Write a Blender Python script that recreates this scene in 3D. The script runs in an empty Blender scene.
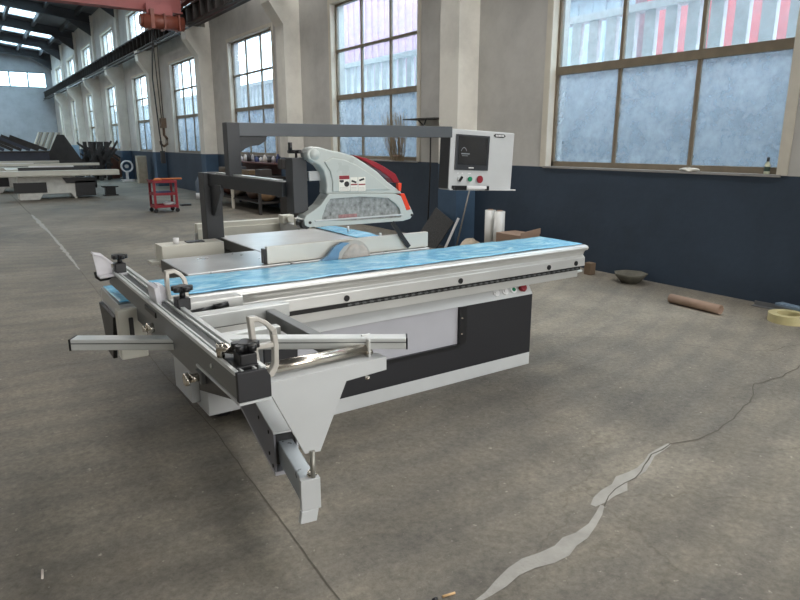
import bpy, math, random
from mathutils import Vector, Matrix
random.seed(7)
S = bpy.context.scene
COL = S.collection
R = math.radians
# ------------------------------------------------------------ camera
cd = bpy.data.cameras.new('camera'); cam = bpy.data.objects.new('camera', cd); COL.objects.link(cam)
cd.sensor_width = 36; cd.lens = 633.0/800*36; cd.clip_end = 300
yaw, pit = R(34.17), R(13.85)
cam.location = (0, 0, 1.6)
cam.rotation_euler = (R(90)-pit, 0, -yaw)
S.camera = cam
# ------------------------------------------------------------ world, lights, exposure
w = bpy.data.worlds.new('overcast_sky'); S.world = w; w.use_nodes = True
bg = w.node_tree.nodes['Background']
bg.inputs[0].default_value = (0.80, 0.93, 1.0, 1); bg.inputs[1].default_value = 7.5
S.view_settings.view_transform = 'Standard'; S.view_settings.look = 'None'
S.view_settings.exposure = 0.0; S.view_settings.gamma = 1
def area(name, loc, rot, sx, sy, power, col=(0.9, 0.96, 1.0), portal=False):
    l = bpy.data.lights.new(name, 'AREA'); l.shape = 'RECTANGLE'; l.size = sx; l.size_y = sy
    l.energy = power; l.color = col
    o = bpy.data.objects.new(name, l); COL.objects.link(o); o.location = loc; o.rotation_euler = rot
    if portal: l.cycles.is_portal = True
    return o
W = 6.66          # inner face of the window wall
XL = -12.0        # opposite wall
Y0, Y1 = -9.0, 57.5
EAVE = 8.05
def roofz(x): return EAVE + 0.12*(min(W - x, x - XL))
LK = 82
for i, y in enumerate((-5, 1, 7, 13, 19, 25, 34, 43, 52)):       # added fill lamps standing in for rooflights; this slope is closed
    area('roof_fill_light', (-6.2, y, roofz(-6.2)-0.35), (0, R(4), 0), 2.4, 4.6, LK*(1.1, 1.1, 1.1, 1.8, 3, 4, 5, 6, 7)[i], (1, .985, .96))
for y in (-5, 1, 7, 13):                                           # added fill lamps under the closed near slope, out of view, brightening the right
    area('roof_fill_light', (5.2, y, roofz(5.2)-0.35), (0, R(-4), 0), 2.4, 4.6, LK*3.5, (1, .985, .96))
area('back_fill_light', (2.9, Y0+.25, 2.4), (R(90), 0, 0), 5.6, 4.4, 620, (1, .985, .96))  # added fill lamp out of view, no open doorway behind it
for k in range(-1, 9):
    yc = 4.72+6.1*k
    area('window_portal', (W+.32, yc, 2.85), (0, R(90), 0), 3.1, 3.1, 1, portal=True)

# ------------------------------------------------------------ materials
MATS = {}
def nt(name):
    m = bpy.data.materials.new(name); m.use_nodes = True
    n = m.node_tree; n.nodes.clear()
    return m, n
def N(n, t, **k):
    x = n.nodes.new(t)
    for a, v in k.items():
        if a.startswith('i_'):
            key = a[2:]; x.inputs[int(key) if key.isdigit() else key.replace('_', ' ')].default_value = v
        else: setattr(x, a, v)
    return x
def ramp(n, stops):
    r = N(n, 'ShaderNodeValToRGB'); e = r.color_ramp.elements
    while len(e) < len(stops): e.new(0.5)
    for q, (p, c) in zip(e, stops): q.position = p; q.color = (*c, 1) if len(c) == 3 else c
    return r
def s2l(c): return tuple(((v/255)/12.92 if v/255 <= .04045 else ((v/255+.055)/1.055)**2.4) for v in c)
def M(name, rgb, rough=.5, metal=0., var=.12, scale=6., bump=0., spec=.5, coat=0., trans=0., alpha=1.):
    """principled surface with a little noise in colour and roughness; rgb in sRGB 0..255"""
    if name in MATS: return MATS[name]
    m, n = nt(name); c = s2l(rgb)
    b = N(n, 'ShaderNodeBsdfPrincipled'); o = N(n, 'ShaderNodeOutputMaterial')
    tc = N(n, 'ShaderNodeTexCoord'); no = N(n, 'ShaderNodeTexNoise'); no.inputs['Scale'].default_value = scale
    no.inputs['Detail'].default_value = 6
    n.links.new(tc.outputs['Object'], no.inputs['Vector'])
    r = ramp(n, [(.3, tuple(v*(1-var) for v in c)), (.7, tuple(min(1, v*(1+var)) for v in c))])
    n.links.new(no.outputs['Fac'], r.inputs[0]); n.links.new(r.outputs[0], b.inputs['Base Color'])
    mr = N(n, 'ShaderNodeMapRange'); mr.inputs['To Min'].default_value = max(.02, rough-.08); mr.inputs['To Max'].default_value = min(1, rough+.08)
    n.links.new(no.outputs['Fac'], mr.inputs[0]); n.links.new(mr.outputs[0], b.inputs['Roughness'])
    b.inputs['Metallic'].default_value = metal; b.inputs['Specular IOR Level'].default_value = spec
    b.inputs['Coat Weight'].default_value = coat; b.inputs['Alpha'].default_value = alpha
    if bump:
        bp = N(n, 'ShaderNodeBump'); bp.inputs['Strength'].default_value = bump; bp.inputs['Distance'].default_value = .01
        n2 = N(n, 'ShaderNodeTexNoise'); n2.inputs['Scale'].default_value = scale*6; n.links.new(tc.outputs['Object'], n2.inputs['Vector'])
        n.links.new(n2.outputs['Fac'], bp.inputs['Height']); n.links.new(bp.outputs[0], b.inputs['Normal'])
    n.links.new(b.outputs[0], o.inputs[0]); MATS[name] = m
    return m

def floor_mat():
    m, n = nt('worn_concrete'); L = n.links.new
    b = N(n, 'ShaderNodeBsdfPrincipled'); o = N(n, 'ShaderNodeOutputMaterial'); L(b.outputs[0], o.inputs[0])
    tc = N(n, 'ShaderNodeTexCoord'); P = tc.outputs['Object']
    def noise(sc, det=8, rough=.6, dist=0.):
        x = N(n, 'ShaderNodeTexNoise'); x.inputs['Scale'].default_value = sc; x.inputs['Detail'].default_value = det
        x.inputs['Roughness'].default_value = rough; x.inputs['Distortion'].default_value = dist; L(P, x.inputs['Vector']); return x
    big = noise(.42, 7, .62, .4); mid = noise(1.7, 12, .78, .3); fine = noise(30, 8, .8)
    c1 = ramp(n, [(.32, s2l((104, 101, 96))), (.5, s2l((128, 122, 112))), (.68, s2l((152, 145, 133)))]); L(big.outputs['Fac'], c1.inputs[0])
    c2 = ramp(n, [(.3, (.62, .62, .61)), (.5, (.90, .90, .89)), (.68, (1.16, 1.15, 1.12))]); L(mid.outputs['Fac'], c2.inputs[0])
    c3 = ramp(n, [(.3, (.60, .60, .59)), (.68, (1.28, 1.28, 1.26))]); L(fine.outputs['Fac'], c3.inputs[0])
    # swept tyre arcs
    wv = N(n, 'ShaderNodeTexWave', wave_type='RINGS', rings_direction='Z'); wv.inputs['Scale'].default_value = 1.1
    wv.inputs['Distortion'].default_value = 3; wv.inputs['Detail'].default_value = 5; wv.inputs['Detail Scale'].default_value = .7
    mp = N(n, 'ShaderNodeMapping'); mp.inputs['Location'].default_value = (-1.5, -13, 0); L(P, mp.inputs[0]); L(mp.outputs[0], wv.inputs['Vector'])
    c4 = ramp(n, [(0, (.90, .90, .91)), (.35, (1, 1, 1)), (1, (1.03, 1.02, 1.0))]); L(wv.outputs['Fac'], c4.inputs[0])
    # fine crack net
    vo = N(n, 'ShaderNodeTexVoronoi', feature='DISTANCE_TO_EDGE'); vo.inputs['Scale'].default_value = .33
    wn = noise(1.3, 5, .6); va = N(n, 'ShaderNodeVectorMath', operation='SCALE'); va.inputs['Scale'].default_value = .8
    L(wn.outputs['Color'], va.inputs[0]); ad = N(n, 'ShaderNodeVectorMath', operation='ADD'); L(P, ad.inputs[0]); L(va.outputs[0], ad.inputs[1]); L(ad.outputs[0], vo.inputs['Vector'])
    c5 = ramp(n, [(0, (.82, .81, .79)), (.003, (1, 1, 1))]); L(vo.outputs['Distance'], c5.inputs[0])
    # pale scuffs and specks
    sp = noise(26, 4, .6); c6 = ramp(n, [(.66, (0, 0, 0)), (.72, (1, 1, 1))]); L(sp.outputs['Fac'], c6.inputs[0])
    cur = c1.outputs[0]
    for c in (c2, c3, c4, c5):
        x = N(n, 'ShaderNodeMix', data_type='RGBA', blend_type='MULTIPLY'); x.inputs[0].default_value = 1
        L(cur, x.inputs[6]); L(c.outputs[0], x.inputs[7]); cur = x.outputs[2]
    x = N(n, 'ShaderNodeMix', data_type='RGBA'); x.inputs[7].default_value = (*s2l((192, 185, 170)), 1)
    mu = N(n, 'ShaderNodeMath', operation='MULTIPLY'); mu.inputs[1].default_value = .55; L(c6.outputs[0], mu.inputs[0])
    L(mu.outputs[0], x.inputs[0]); L(cur, x.inputs[6]); L(x.outputs[2], b.inputs['Base Color'])
    rr = N(n, 'ShaderNodeMapRange'); rr.inputs['To Min'].default_value = .5; rr.inputs['To Max'].default_value = .85; L(mid.outputs['Fac'], rr.inputs[0]); L(rr.outputs[0], b.inputs['Roughness'])
    b.inputs['Specular IOR Level'].default_value = .4
    bp = N(n, 'ShaderNodeBump'); bp.inputs['Strength'].default_value = .35; bp.inputs['Distance'].default_value = .012
    L(fine.outputs['Fac'], bp.inputs['Height']); L(bp.outputs[0], b.inputs['Normal'])
    return m
def wall_mat(name, up, low=(46, 60, 76), zsplit=1.295):
    m, n = nt(name); L = n.links.new
    b = N(n, 'ShaderNodeBsdfPrincipled'); o = N(n, 'ShaderNodeOutputMaterial'); L(b.outputs[0], o.inputs[0])
    g = N(n, 'ShaderNodeNewGeometry'); sx = N(n, 'ShaderNodeSeparateXYZ'); L(g.outputs['Position'], sx.inputs[0])
    no = N(n, 'ShaderNodeTexNoise'); no.inputs['Scale'].default_value = 1.2; no.inputs['Detail'].default_value = 9; no.inputs['Roughness'].default_value = .65; L(g.outputs['Position'], no.inputs['Vector'])
    cu = s2l(up); cl = s2l(low)
    r1 = ramp(n, [(.3, tuple(v*.8 for v in cu)), (.55, cu), (.75, tuple(v*1.08 for v in cu))]); L(no.outputs['Fac'], r1.inputs[0])
    r2 = ramp(n, [(.3, tuple(v*.8 for v in cl)), (.7, tuple(v*1.2 for v in cl))]); L(no.outputs['Fac'], r2.inputs[0])
    st = N(n, 'ShaderNodeMath', operation='GREATER_THAN'); st.inputs[1].default_value = zsplit; L(sx.outputs['Z'], st.inputs[0])
    x = N(n, 'ShaderNodeMix', data_type='RGBA'); L(st.outputs[0], x.inputs[0]); L(r2.outputs[0], x.inputs[6]); L(r1.outputs[0], x.inputs[7]); L(x.outputs[2], b.inputs['Base Color'])
    b.inputs['Roughness'].default_value = .62
    bp = N(n, 'ShaderNodeBump'); bp.inputs['Strength'].default_value = .25; bp.inputs['Distance'].default_value = .01
    n2 = N(n, 'ShaderNodeTexNoise'); n2.inputs['Scale'].default_value = 14; L(g.outputs['Position'], n2.inputs['Vector']); L(n2.outputs['Fac'], bp.inputs['Height']); L(bp.outputs[0], b.inputs['Normal'])
    return m
def glass_mat(name, dirt, tint=(.93, .97, 1.), lo=.3, hi=.7, scale=3., amt=(.12, .4)):
    """pane of grimy glass: clear with a film of pale dust"""
    m, n = nt(name); L = n.links.new; o = N(n, 'ShaderNodeOutputMaterial')
    tr = N(n, 'ShaderNodeBsdfTransparent'); tr.inputs[0].default_value = (*tint, 1)
    gl = N(n, 'ShaderNodeBsdfGlossy'); gl.inputs['Roughness'].default_value = .08
    df = N(n, 'ShaderNodeBsdfDiffuse'); df.inputs[0].default_value = (*s2l(dirt), 1)
    tl = N(n, 'ShaderNodeBsdfTranslucent'); tl.inputs[0].default_value = (*s2l(dirt), 1)
    a = N(n, 'ShaderNodeMixShader'); a.inputs[0].default_value = .6; L(df.outputs[0], a.inputs[1]); L(tl.outputs[0], a.inputs[2])
    g = N(n, 'ShaderNodeNewGeometry')
    no = N(n, 'ShaderNodeTexNoise'); no.inputs['Scale'].default_value = scale; no.inputs['Detail'].default_value = 9; no.inputs['Roughness'].default_value = .7; L(g.outputs['Position'], no.inputs['Vector'])
    mr = N(n, 'ShaderNodeMapRange'); mr.inputs['From Min'].default_value = lo; mr.inputs['From Max'].default_value = hi; mr.inputs['To Min'].default_value = amt[0]; mr.inputs['To Max'].default_value = amt[1]
    L(no.outputs['Fac'], mr.inputs[0])
    x = N(n, 'ShaderNodeMixShader'); L(mr.outputs[0], x.inputs[0]); L(tr.outputs[0], x.inputs[1]); L(a.outputs[0], x.inputs[2])
    lw = N(n, 'ShaderNodeLayerWeight'); lw.inputs[0].default_value = .5; pw = N(n, 'ShaderNodeMath', operation='POWER'); pw.inputs[1].default_value = 5; L(lw.outputs['Facing'], pw.inputs[0])
    fr = N(n, 'ShaderNodeMath', operation='MULTIPLY_ADD'); fr.inputs[1].default_value = .4; fr.inputs[2].default_value = .03; L(pw.outputs[0], fr.inputs[0])
    y = N(n, 'ShaderNodeMixShader'); L(fr.outputs[0], y.inputs[0]); L(x.outputs[0], y.inputs[1]); L(gl.outputs[0], y.inputs[2])
    L(y.outputs[0], o.inputs[0]); return m
def film_mat():
    m, n = nt('blue_protective_film'); L = n.links.new
    b = N(n, 'ShaderNodeBsdfPrincipled'); o = N(n, 'ShaderNodeOutputMaterial'); L(b.outputs[0], o.inputs[0])
    tc = N(n, 'ShaderNodeTexCoord'); mp = N(n, 'ShaderNodeMapping'); mp.inputs['Scale'].default_value = (1, 2.2, 1); L(tc.outputs['Object'], mp.inputs[0])
    no = N(n, 'ShaderNodeTexNoise'); no.inputs['Scale'].default_value = 4; no.inputs['Detail'].default_value = 10; no.inputs['Roughness'].default_value = .7; no.inputs['Distortion'].default_value = 1.5; L(mp.outputs[0], no.inputs['Vector'])
    r = ramp(n, [(.3, s2l((84, 156, 204))), (.48, s2l((120, 192, 228))), (.6, s2l((160, 220, 242))), (.72, s2l((214, 242, 250)))]); L(no.outputs['Fac'], r.inputs[0]); L(r.outputs[0], b.inputs['Base Color'])
    b.inputs['Roughness'].default_value = .22; b.inputs['Specular IOR Level'].default_value = .6
    bp = N(n, 'ShaderNodeBump'); bp.inputs['Strength'].default_value = .35; bp.inputs['Distance'].default_value = .01; L(no.outputs['Fac'], bp.inputs['Height']); L(bp.outputs[0], b.inputs['Normal'])
    return m
FLOOR = floor_mat()
WALL = wall_mat('plaster_wall', (198, 196, 191), (50, 64, 80))
PILL = wall_mat('plaster_pillar', (230, 227, 218), (60, 84, 108))
ENDW = wall_mat('end_wall_plaster', (168, 174, 180), (150, 158, 166))
GLASS = glass_mat('hazy_glass', (225, 238, 246), (.86, .93, .97), amt=(.06, .22))
GLASSD = glass_mat('grimy_glass', (224, 234, 242), (.84, .92, 1.), lo=.35, hi=.68, scale=4.5, amt=(.18, .5))
FILM = film_mat()
STEELG = M('light_grey_paint', (192, 194, 194), .38, var=.03)
LAV = M('lavender_grey_paint', (178, 178, 184), .4, var=.03)
BLACKP = M('black_textured_paint', (28, 28, 32), .55, var=.15, scale=40)
DARK = M('dark_grey_paint', (46, 48, 51), .45, var=.06)
BLK = M('black_plastic', (22, 22, 24), .38, var=.2)
ALU = M('anodised_aluminium', (206, 206, 203), .34, .55, var=.04, scale=3)
ALUB = M('bright_aluminium', (212, 215, 213), .36, .35, var=.03, scale=3)
ALUD = M('dull_aluminium_side', (118, 120, 120), .38, .6, var=.06, scale=3)
CHROME = M('chrome', (215, 208, 196), .24, 1., var=.04)
IRON = M('ground_cast_iron', (206, 208, 208), .3, .6, var=.10, scale=5)
IRONE = M('painted_iron_edge', (84, 84, 80), .5, var=.1)
CREAM = M('cream_paint', (206, 204, 192), .42, var=.04)
HOOD = M('pale_grey_green_plastic', (184, 190, 186), .3, var=.03, coat=.3)
REDP = M('dark_red_plastic', (140, 18, 34), .3, var=.08)
ORG = M('orange_red_plastic', (226, 66, 34), .35, var=.08)
RED = M('red_paint', (138, 32, 44), .4, var=.1)
GRN = M('green_plastic', (20, 130, 90), .4)
WHT = M('white_plastic', (226, 226, 226), .4, var=.03)
PINKR = M('faded_red_crane_paint', (170, 92, 88), .5, var=.12, scale=2)
ORH = M('orange_hoist_paint', (138, 76, 60), .45, var=.15)
RUST = M('dark_rusty_steel', (52, 48, 46), .6, var=.3, scale=3)
RAFT = M('grey_steel_beam', (66, 69, 74), .6, var=.15, scale=2)
ROOF = M('grey_roof_sheet', (96, 99, 104), .6, var=.12, scale=1)
WINF = M('brown_olive_window_frame', (128, 116, 98), .5, var=.15)
WINT = M('pale_window_reveal', (214, 208, 194), .6, var=.05)
CARD = M('brown_cardboard', (148, 124, 106), .7, var=.1)
CONC = M('outdoor_concrete', (196, 208, 218), .8, var=.15, scale=2, bump=.3)

# ------------------------------------------------------------ mesh builder
class MB:
    def __init__(s): s.v = []; s.f = []; s.m = []; s.s = []; s.cm = 0
    def add(s, vs, fs, sm=False):
        b = len(s.v); s.v += [tuple(p) for p in vs]
        for f in fs: s.f.append([b+i for i in f]); s.m.append(s.cm); s.s.append(sm)
        return s
    def mat(s, i): s.cm = i; return s
    def box(s, x0, x1, y0, y1, z0, z1):
        return s.add([(x0,y0,z0),(x1,y0,z0),(x1,y1,z0),(x0,y1,z0),(x0,y0,z1),(x1,y0,z1),(x1,y1,z1),(x0,y1,z1)],
                     [(0,3,2,1),(4,5,6,7),(0,1,5,4),(1,2,6,5),(2,3,7,6),(3,0,4,7)])
    def obox(s, p, q, wd, ht, roll=0., up=(0,0,1)):
        p = Vector(p); q = Vector(q); d = (q-p).normalized(); u = Vector(up)
        if abs(d.dot(u)) > .98: u = Vector((1,0,0))
        r = d.cross(u).normalized(); u = r.cross(d)
        if roll: rm = Matrix.Rotation(roll, 3, d); r = rm @ r; u = rm @ u
        vs = []
        for c in (p, q):
            for a, b in ((-1,-1),(1,-1),(1,1),(-1,1)): vs.append(c + r*a*wd/2 + u*b*ht/2)
        return s.add(vs, [(3,2,1,0),(4,5,6,7),(0,1,5,4),(1,2,6,5),(2,3,7,6),(3,0,4,7)])
    def prism(s, pts, axis, a0, a1, inner=None, sm=False):
        """polygon in the two other axes, pushed along axis from a0 to a1; inner = hole loop of the same count"""
        def mk(a, p):
            if axis == 'x': return (a, p[0], p[1])
            if axis == 'y': return (p[0], a, p[1])
            return (p[0], p[1], a)
        n = len(pts)
        if inner is None:
            vs = [mk(a0, p) for p in pts] + [mk(a1, p) for p in pts]
            s.add(vs, [tuple(range(n-1, -1, -1)), tuple(range(n, 2*n))])
            s.add(vs, [(i, (i+1) % n, n+(i+1) % n, n+i) for i in range(n)], sm)
        else:
            vs = [mk(a, p) for a in (a0, a1) for lp in (pts, inner) for p in lp]
            fs = []
            for i in range(n):
                j = (i+1) % n
                fs += [(i, n+i, n+j, j), (2*n+i, 2*n+j, 3*n+j, 3*n+i), (i, j, 2*n+j, 2*n+i), (n+i, 3*n+i, 3*n+j, n+j)]
            s.add(vs, fs)
        return s
    def tube(s, p, q, r, n=16, r2=None, cap=True):
        p = Vector(p); q = Vector(q); d = (q-p).normalized(); u = Vector((0,0,1)) if abs(d.z) < .95 else Vector((1,0,0))
        a = d.cross(u).normalized(); b = d.cross(a); r2 = r if r2 is None else r2
        vs = [c + (a*math.cos(t)+b*math.sin(t))*rr for c, rr in ((p, r), (q, r2)) for t in [2*math.pi*i/n for i in range(n)]]
        s.add(vs, [(i, (i+1) % n, n+(i+1) % n, n+i) for i in range(n)], True)
        if cap: s.add(vs, [tuple(range(n)), tuple(range(2*n-1, n-1, -1))])
        return s
    def pipe(s, p, q, r, ri, n=24):
        """hollow tube"""
        p = Vector(p); q = Vector(q); s.tube(p, q, r, n, cap=False); s.tube(p, q, ri, n, cap=False)
        d = (q-p).normalized(); u = Vector((0,0,1)) if abs(d.z) < .95 else Vector((1,0,0)); a = d.cross(u).normalized(); b = d.cross(a)
        for c in (p, q):
            vs = [c + (a*math.cos(t)+b*math.sin(t))*rr for rr in (r, ri) for t in [2*math.pi*i/n for i in range(n)]]
            s.add(vs, [(i, (i+1) % n, n+(i+1) % n, n+i) for i in range(n)])
        return s
    def path(s, pts, r, n=8):
        """one continuous swept tube"""
        pts = [Vector(p) for p in pts]; rings = []
        for i, p in enumerate(pts):
            d = (pts[min(i+1, len(pts)-1)] - pts[max(i-1, 0)]).normalized(); u = Vector((0,0,1)) if abs(d.z) < .9 else Vector((1,0,0))
            a = d.cross(u).normalized(); b = d.cross(a); rings += [p + (a*math.cos(t)+b*math.sin(t))*r for t in [2*math.pi*k/n for k in range(n)]]
        fs = [(i*n+k, i*n+(k+1) % n, (i+1)*n+(k+1) % n, (i+1)*n+k) for i in range(len(pts)-1) for k in range(n)]
        return s.add(rings, fs, True)
    def lathe(s, c, prof, n=24, axis='z'):
        c = Vector(c); vs = []
        for r, h in prof:
            for k in range(n):
                t = 2*math.pi*k/n; a, b = r*math.cos(t), r*math.sin(t)
                vs.append(c + Vector({'z': (a, b, h), 'y': (a, h, b), 'x': (h, a, b)}[axis]))
        return s.add(vs, [(i*n+k, i*n+(k+1) % n, (i+1)*n+(k+1) % n, (i+1)*n+k) for i in range(len(prof)-1) for k in range(n)], True)
    def blob(s, c, rx, ry, rz, seed=0, amp=.12, nu=14, nv=9):
        rnd = random.Random(seed); ph = [rnd.uniform(0, 6) for _ in range(6)]; vs = []
        for j in range(nv+1):
            th = math.pi*j/nv
            for i in range(nu):
                p = 2*math.pi*i/nu; d = Vector((math.sin(th)*math.cos(p), math.sin(th)*math.sin(p), math.cos(th)))
                k = 1+amp*(math.sin(3*p+ph[0])*math.sin(2*th+ph[1])+.6*math.sin(5*p+ph[2])*math.sin(3*th+ph[3]))
                vs.append((c[0]+d.x*rx*k, c[1]+d.y*ry*k, c[2]+d.z*rz*k))
        return s.add(vs, [(j*nu+i, (j+1)*nu+i, (j+1)*nu+(i+1) % nu, j*nu+(i+1) % nu) for j in range(nv) for i in range(nu)], True)
ORIG = {}
def build(name, mb, mat, parent=None, label=None, bevel=0., loc=None):
    me = bpy.data.meshes.new(name)
    if parent is not None: off = Vector(ORIG[parent])
    elif loc is not None: off = Vector(loc)
    else: off = Vector((0, 0, 0))
    me.from_pydata([tuple(Vector(v)-off) for v in mb.v], [], mb.f)
    for mt in (mat if isinstance(mat, (list, tuple)) else [mat]): me.materials.append(mt)
    me.polygons.foreach_set('material_index', mb.m); me.polygons.foreach_set('use_smooth', mb.s)
    import bmesh
    bm = bmesh.new(); bm.from_mesh(me); bmesh.ops.remove_doubles(bm, verts=bm.verts, dist=1e-5)
    bmesh.ops.recalc_face_normals(bm, faces=bm.faces); bm.to_mesh(me); bm.free()
    o = bpy.data.objects.new(name, me); COL.objects.link(o)
    if parent is not None: o.parent = parent
    elif loc is not None: o.location = loc
    ORIG[o] = tuple(off)
    if bevel:
        bv = o.modifiers.new('bevel', 'BEVEL'); bv.width = bevel; bv.segments = 2; bv.limit_method = 'ANGLE'; bv.angle_limit = R(40)
        bv.harden_normals = False
    if label: o['label'] = label
    return o
def thing(name, label, cat, loc, group=None):
    o = bpy.data.objects.new(name, None); COL.objects.link(o); o.location = loc; o.empty_display_size = .1
    ORIG[o] = tuple(loc); o['label'] = label; o['category'] = cat
    if group: o['group'] = group
    return o
def tag(o, label, cat, group=None, kind=None):
    o['label'] = label; o['category'] = cat
    if group: o['group'] = group
    if kind: o['kind'] = kind
    return o
def struct(name, mb, mat, parent=None, loc=None):
    o = build(name, mb, mat, parent, loc=loc)
    if parent is None: o['kind'] = 'structure'
    return o
def kids(o): return [c for c in COL.objects if c.parent == o]
def copy_tree(o, loc=None, rot=None, label=None, parent=None):
    c = o.copy(); COL.objects.link(c)
    if parent is not None: c.parent = parent
    if loc is not None: c.location = loc
    if rot is not None: c.rotation_euler = rot
    if label: c['label'] = label
    for k in kids(o): copy_tree(k, parent=c)
    return c

# ============================================================ THE HALL
struct('floor', MB().box(XL-.3, W+.3, Y0-.3, Y1+.3, -.2, 0), FLOOR)
WZ = [1.30, 4.37]; UZ = [5.70, 6.90]
def win_y(k): return 3.17+6.1*k, 6.25+6.1*k
mb = MB()
wx0, wx1 = W, W+.32
mb.box(wx0, wx1, Y0, Y1, -.2, WZ[0]); mb.box(wx0, wx1, Y0, Y1, WZ[1], UZ[0]); mb.box(wx0, wx1, Y0, Y1, UZ[1], EAVE+.05)
ys = [Y0]
for k in range(-1, 9): ys += list(win_y(k))
ys.append(Y1)
for a, b in zip(ys[::2], ys[1::2]):
    mb.box(wx0, wx1, a, b, WZ[0], WZ[1]); mb.box(wx0, wx1, a, b, UZ[0], UZ[1])
struct('wall_right', mb, WALL)
# opposite wall kept solid against sky light, back wall with invented doorway, end wall
mb = MB()
mb.box(XL-.3, XL, Y0, Y1, -.2, WZ[0]).box(XL-.3, XL, Y0, Y1, WZ[1]+.1, EAVE+.1)
mb.box(XL-.3, XL, Y0, Y1, WZ[0], WZ[1]+.1)
struct('wall_left', mb, WALL)
mb = MB(); rz = roofz((XL+W)/2)+.2
mb.box(XL-.3, -5.6, Y0-.3, Y0, -.2, rz).box(5.9, W+.3, Y0-.3, Y0, -.2, rz).box(-5.6, 5.9, Y0-.3, Y0, 4.9, rz).box(-5.6, -.1, Y0-.3, Y0, -.2, 4.9)
struct('wall_back', mb, WALL)
struct('light_block_door', MB().box(-.1, 5.9, Y0-.2, Y0-.14, 0, 4.9), M('light_block_grey', (130, 134, 138), .5))  # unseen door, added to stop sky light coming in from behind
mb = MB(); ex0, ex1 = -1.0, 6.28
mid = (XL+W)/2
def gable(a, b, z0): return [(a, z0), (b, z0), (b, roofz(b)+.2)] + ([(mid, roofz(mid)+.2)] if a < mid < b else []) + [(a, roofz(a)+.2)]
mb.box(XL-.3, W+.3, Y1, Y1+.3, -.2, 5.75); mb.box(ex1, W+.3, Y1, Y1+.3, 5.75, 6.88); mb.box(XL-.3, ex0, Y1, Y1+.3, 5.75, 6.88)
mb.prism(gable(XL-.3, W+.3, 6.88), 'y', Y1, Y1+.3)
struct('wall_end', mb, ENDW)
# ceiling: roof sheets with open rooflights, purlins, rafters
mb = MB(); px = [W+.3, 5.95, 4.52, 3.09, 1.66, .2, -1.26, mid]
raf = [7.92+6.1*k for k in range(-3, 9)]
yb = [Y0-.3]+[r for r in raf if Y0 < r < Y1]+[Y1+.3]
def slab(x0, x1, y0, y1, t=.05):
    z0, z1 = roofz(x0)+.12, roofz(x1)+.12
    mb.add([(x0,y0,z0),(x1,y0,z1),(x1,y1,z1),(x0,y1,z0),(x0,y0,z0+t),(x1,y0,z1+t),(x1,y1,z1+t),(x0,y1,z0+t)],
           [(0,3,2,1),(4,5,6,7),(0,1,5,4),(1,2,6,5),(2,3,7,6),(3,0,4,7)])
sky = MB()
def sky_open(i, a, b): return i in (1, 2, 3, 4) and (b-a) > 3 and a > 25 and not (i == 1 and a < 40)
for i in range(len(px)-1):
    for a, b in zip(yb, yb[1:]):
        if sky_open(i, a, b):
            slab(px[i+1], px[i], a, a+1.2); slab(px[i+1], px[i], b-1.2, b)
            m0 = mb; mb = sky; slab(px[i+1], px[i], a+1.2, b-1.2, .01); mb = m0
        else: slab(px[i+1], px[i], a, b)
for a, b in zip(yb, yb[1:]): slab(XL-.3, mid, a, b)
ceil = struct('ceiling', mb, ROOF)
for i, a in enumerate(raf):
    if not Y0 < a < Y1: continue
    rm = MB()
    for xa, xb in ((W, mid), (mid, XL)):
        rm.obox((xa, a, roofz(xa)-.08), (xb, a, roofz(xb)-.08), .04, .55); rm.obox((xa, a, roofz(xa)-.36), (xb, a, roofz(xb)-.36), .26, .04)
    rm.prism([(W, 7.0), (W, 7.9), (W-1.5, 7.95)], 'y', a-.03, a+.03)
    build('rafter', rm, RAFT, ceil)
for x in px[1:]:
    build('purlin', MB().box(x-.07, x+.07, Y0, Y1, roofz(x)-.12, roofz(x)+.12), RAFT, ceil)
build('skylight', sky, glass_mat('corrugated_rooflight', (200, 225, 240), (.9, .97, 1), amt=(.15, .5), scale=6), ceil)

# windows
def window(n, x, y0, y1, z0, z1, rows, cols, lowdirty, two=1):
    loc = (x, (y0+y1)/2, z0)
    root = thing('window_%d' % n, '', '', loc); root['kind'] = 'structure'; del root['label']; del root['category']
    f = MB(); t = .05; xf = x+.10
    f.box(xf, xf+.07, y0, y0+t, z0, z1).box(xf, xf+.07, y1-t, y1, z0, z1).box(xf, xf+.07, y0, y1, z0, z0+t+.02).box(xf, xf+.07, y0, y1, z1-t, z1)
    for c in range(1, cols): yc = y0+(y1-y0)*c/cols; f.box(xf+.01, xf+.06, yc-.022, yc+.022, z0, z1)
    for i, zr in enumerate(rows): h = .05 if i == 0 else .022; f.box(xf-.005, xf+.065, y0, y1, zr-h, zr+h)
    build('frame', f, WINF, root)
    r = MB(); r.box(x-.012, x+.16, y0-.0, y0+.012, z0, z1).box(x-.012, x+.16, y1-.012, y1+.0, z0, z1).box(x-.012, x+.16, y0, y1, z1-.012, z1)
    r.box(x-.015, x+.001, y1, y1+.09, z0, z1+.08).box(x-.015, x+.001, y0-.09, y0, z0, z1+.08).box(x-.015, x+.001, y0, y1, z1, z1+.08)
    build('reveal', r, WINT, root)
    s = MB().box(x-.02, x+.17, y0-.03, y1+.03, z0-.02, z0+.004); build('sill', s, M('grey_sill', (150, 148, 145), .6), root)
    zs = [z0]+list(rows)+[z1]
    for i, (a, b) in enumerate(zip(zs, zs[1:])):
        for c in range(cols):
            ya, yb_ = y0+(y1-y0)*c/cols, y0+(y1-y0)*(c+1)/cols
            build('pane', MB().box(xf+.033, xf+.038, ya+.01, yb_-.01, a+.01, b-.01), GLASSD if (i == 0 and lowdirty) else GLASS, root)
n = 1
for k in range(0, 9):
    a, b = win_y(k); window(n, W, a, b, WZ[0], WZ[1], [2.54, 3.46], 3, k < 5); n += 1
for k in range(2, 9):
    a, b = win_y(k); window(n, W, a, b, UZ[0], UZ[1], [], 3, False); n += 1
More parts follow.
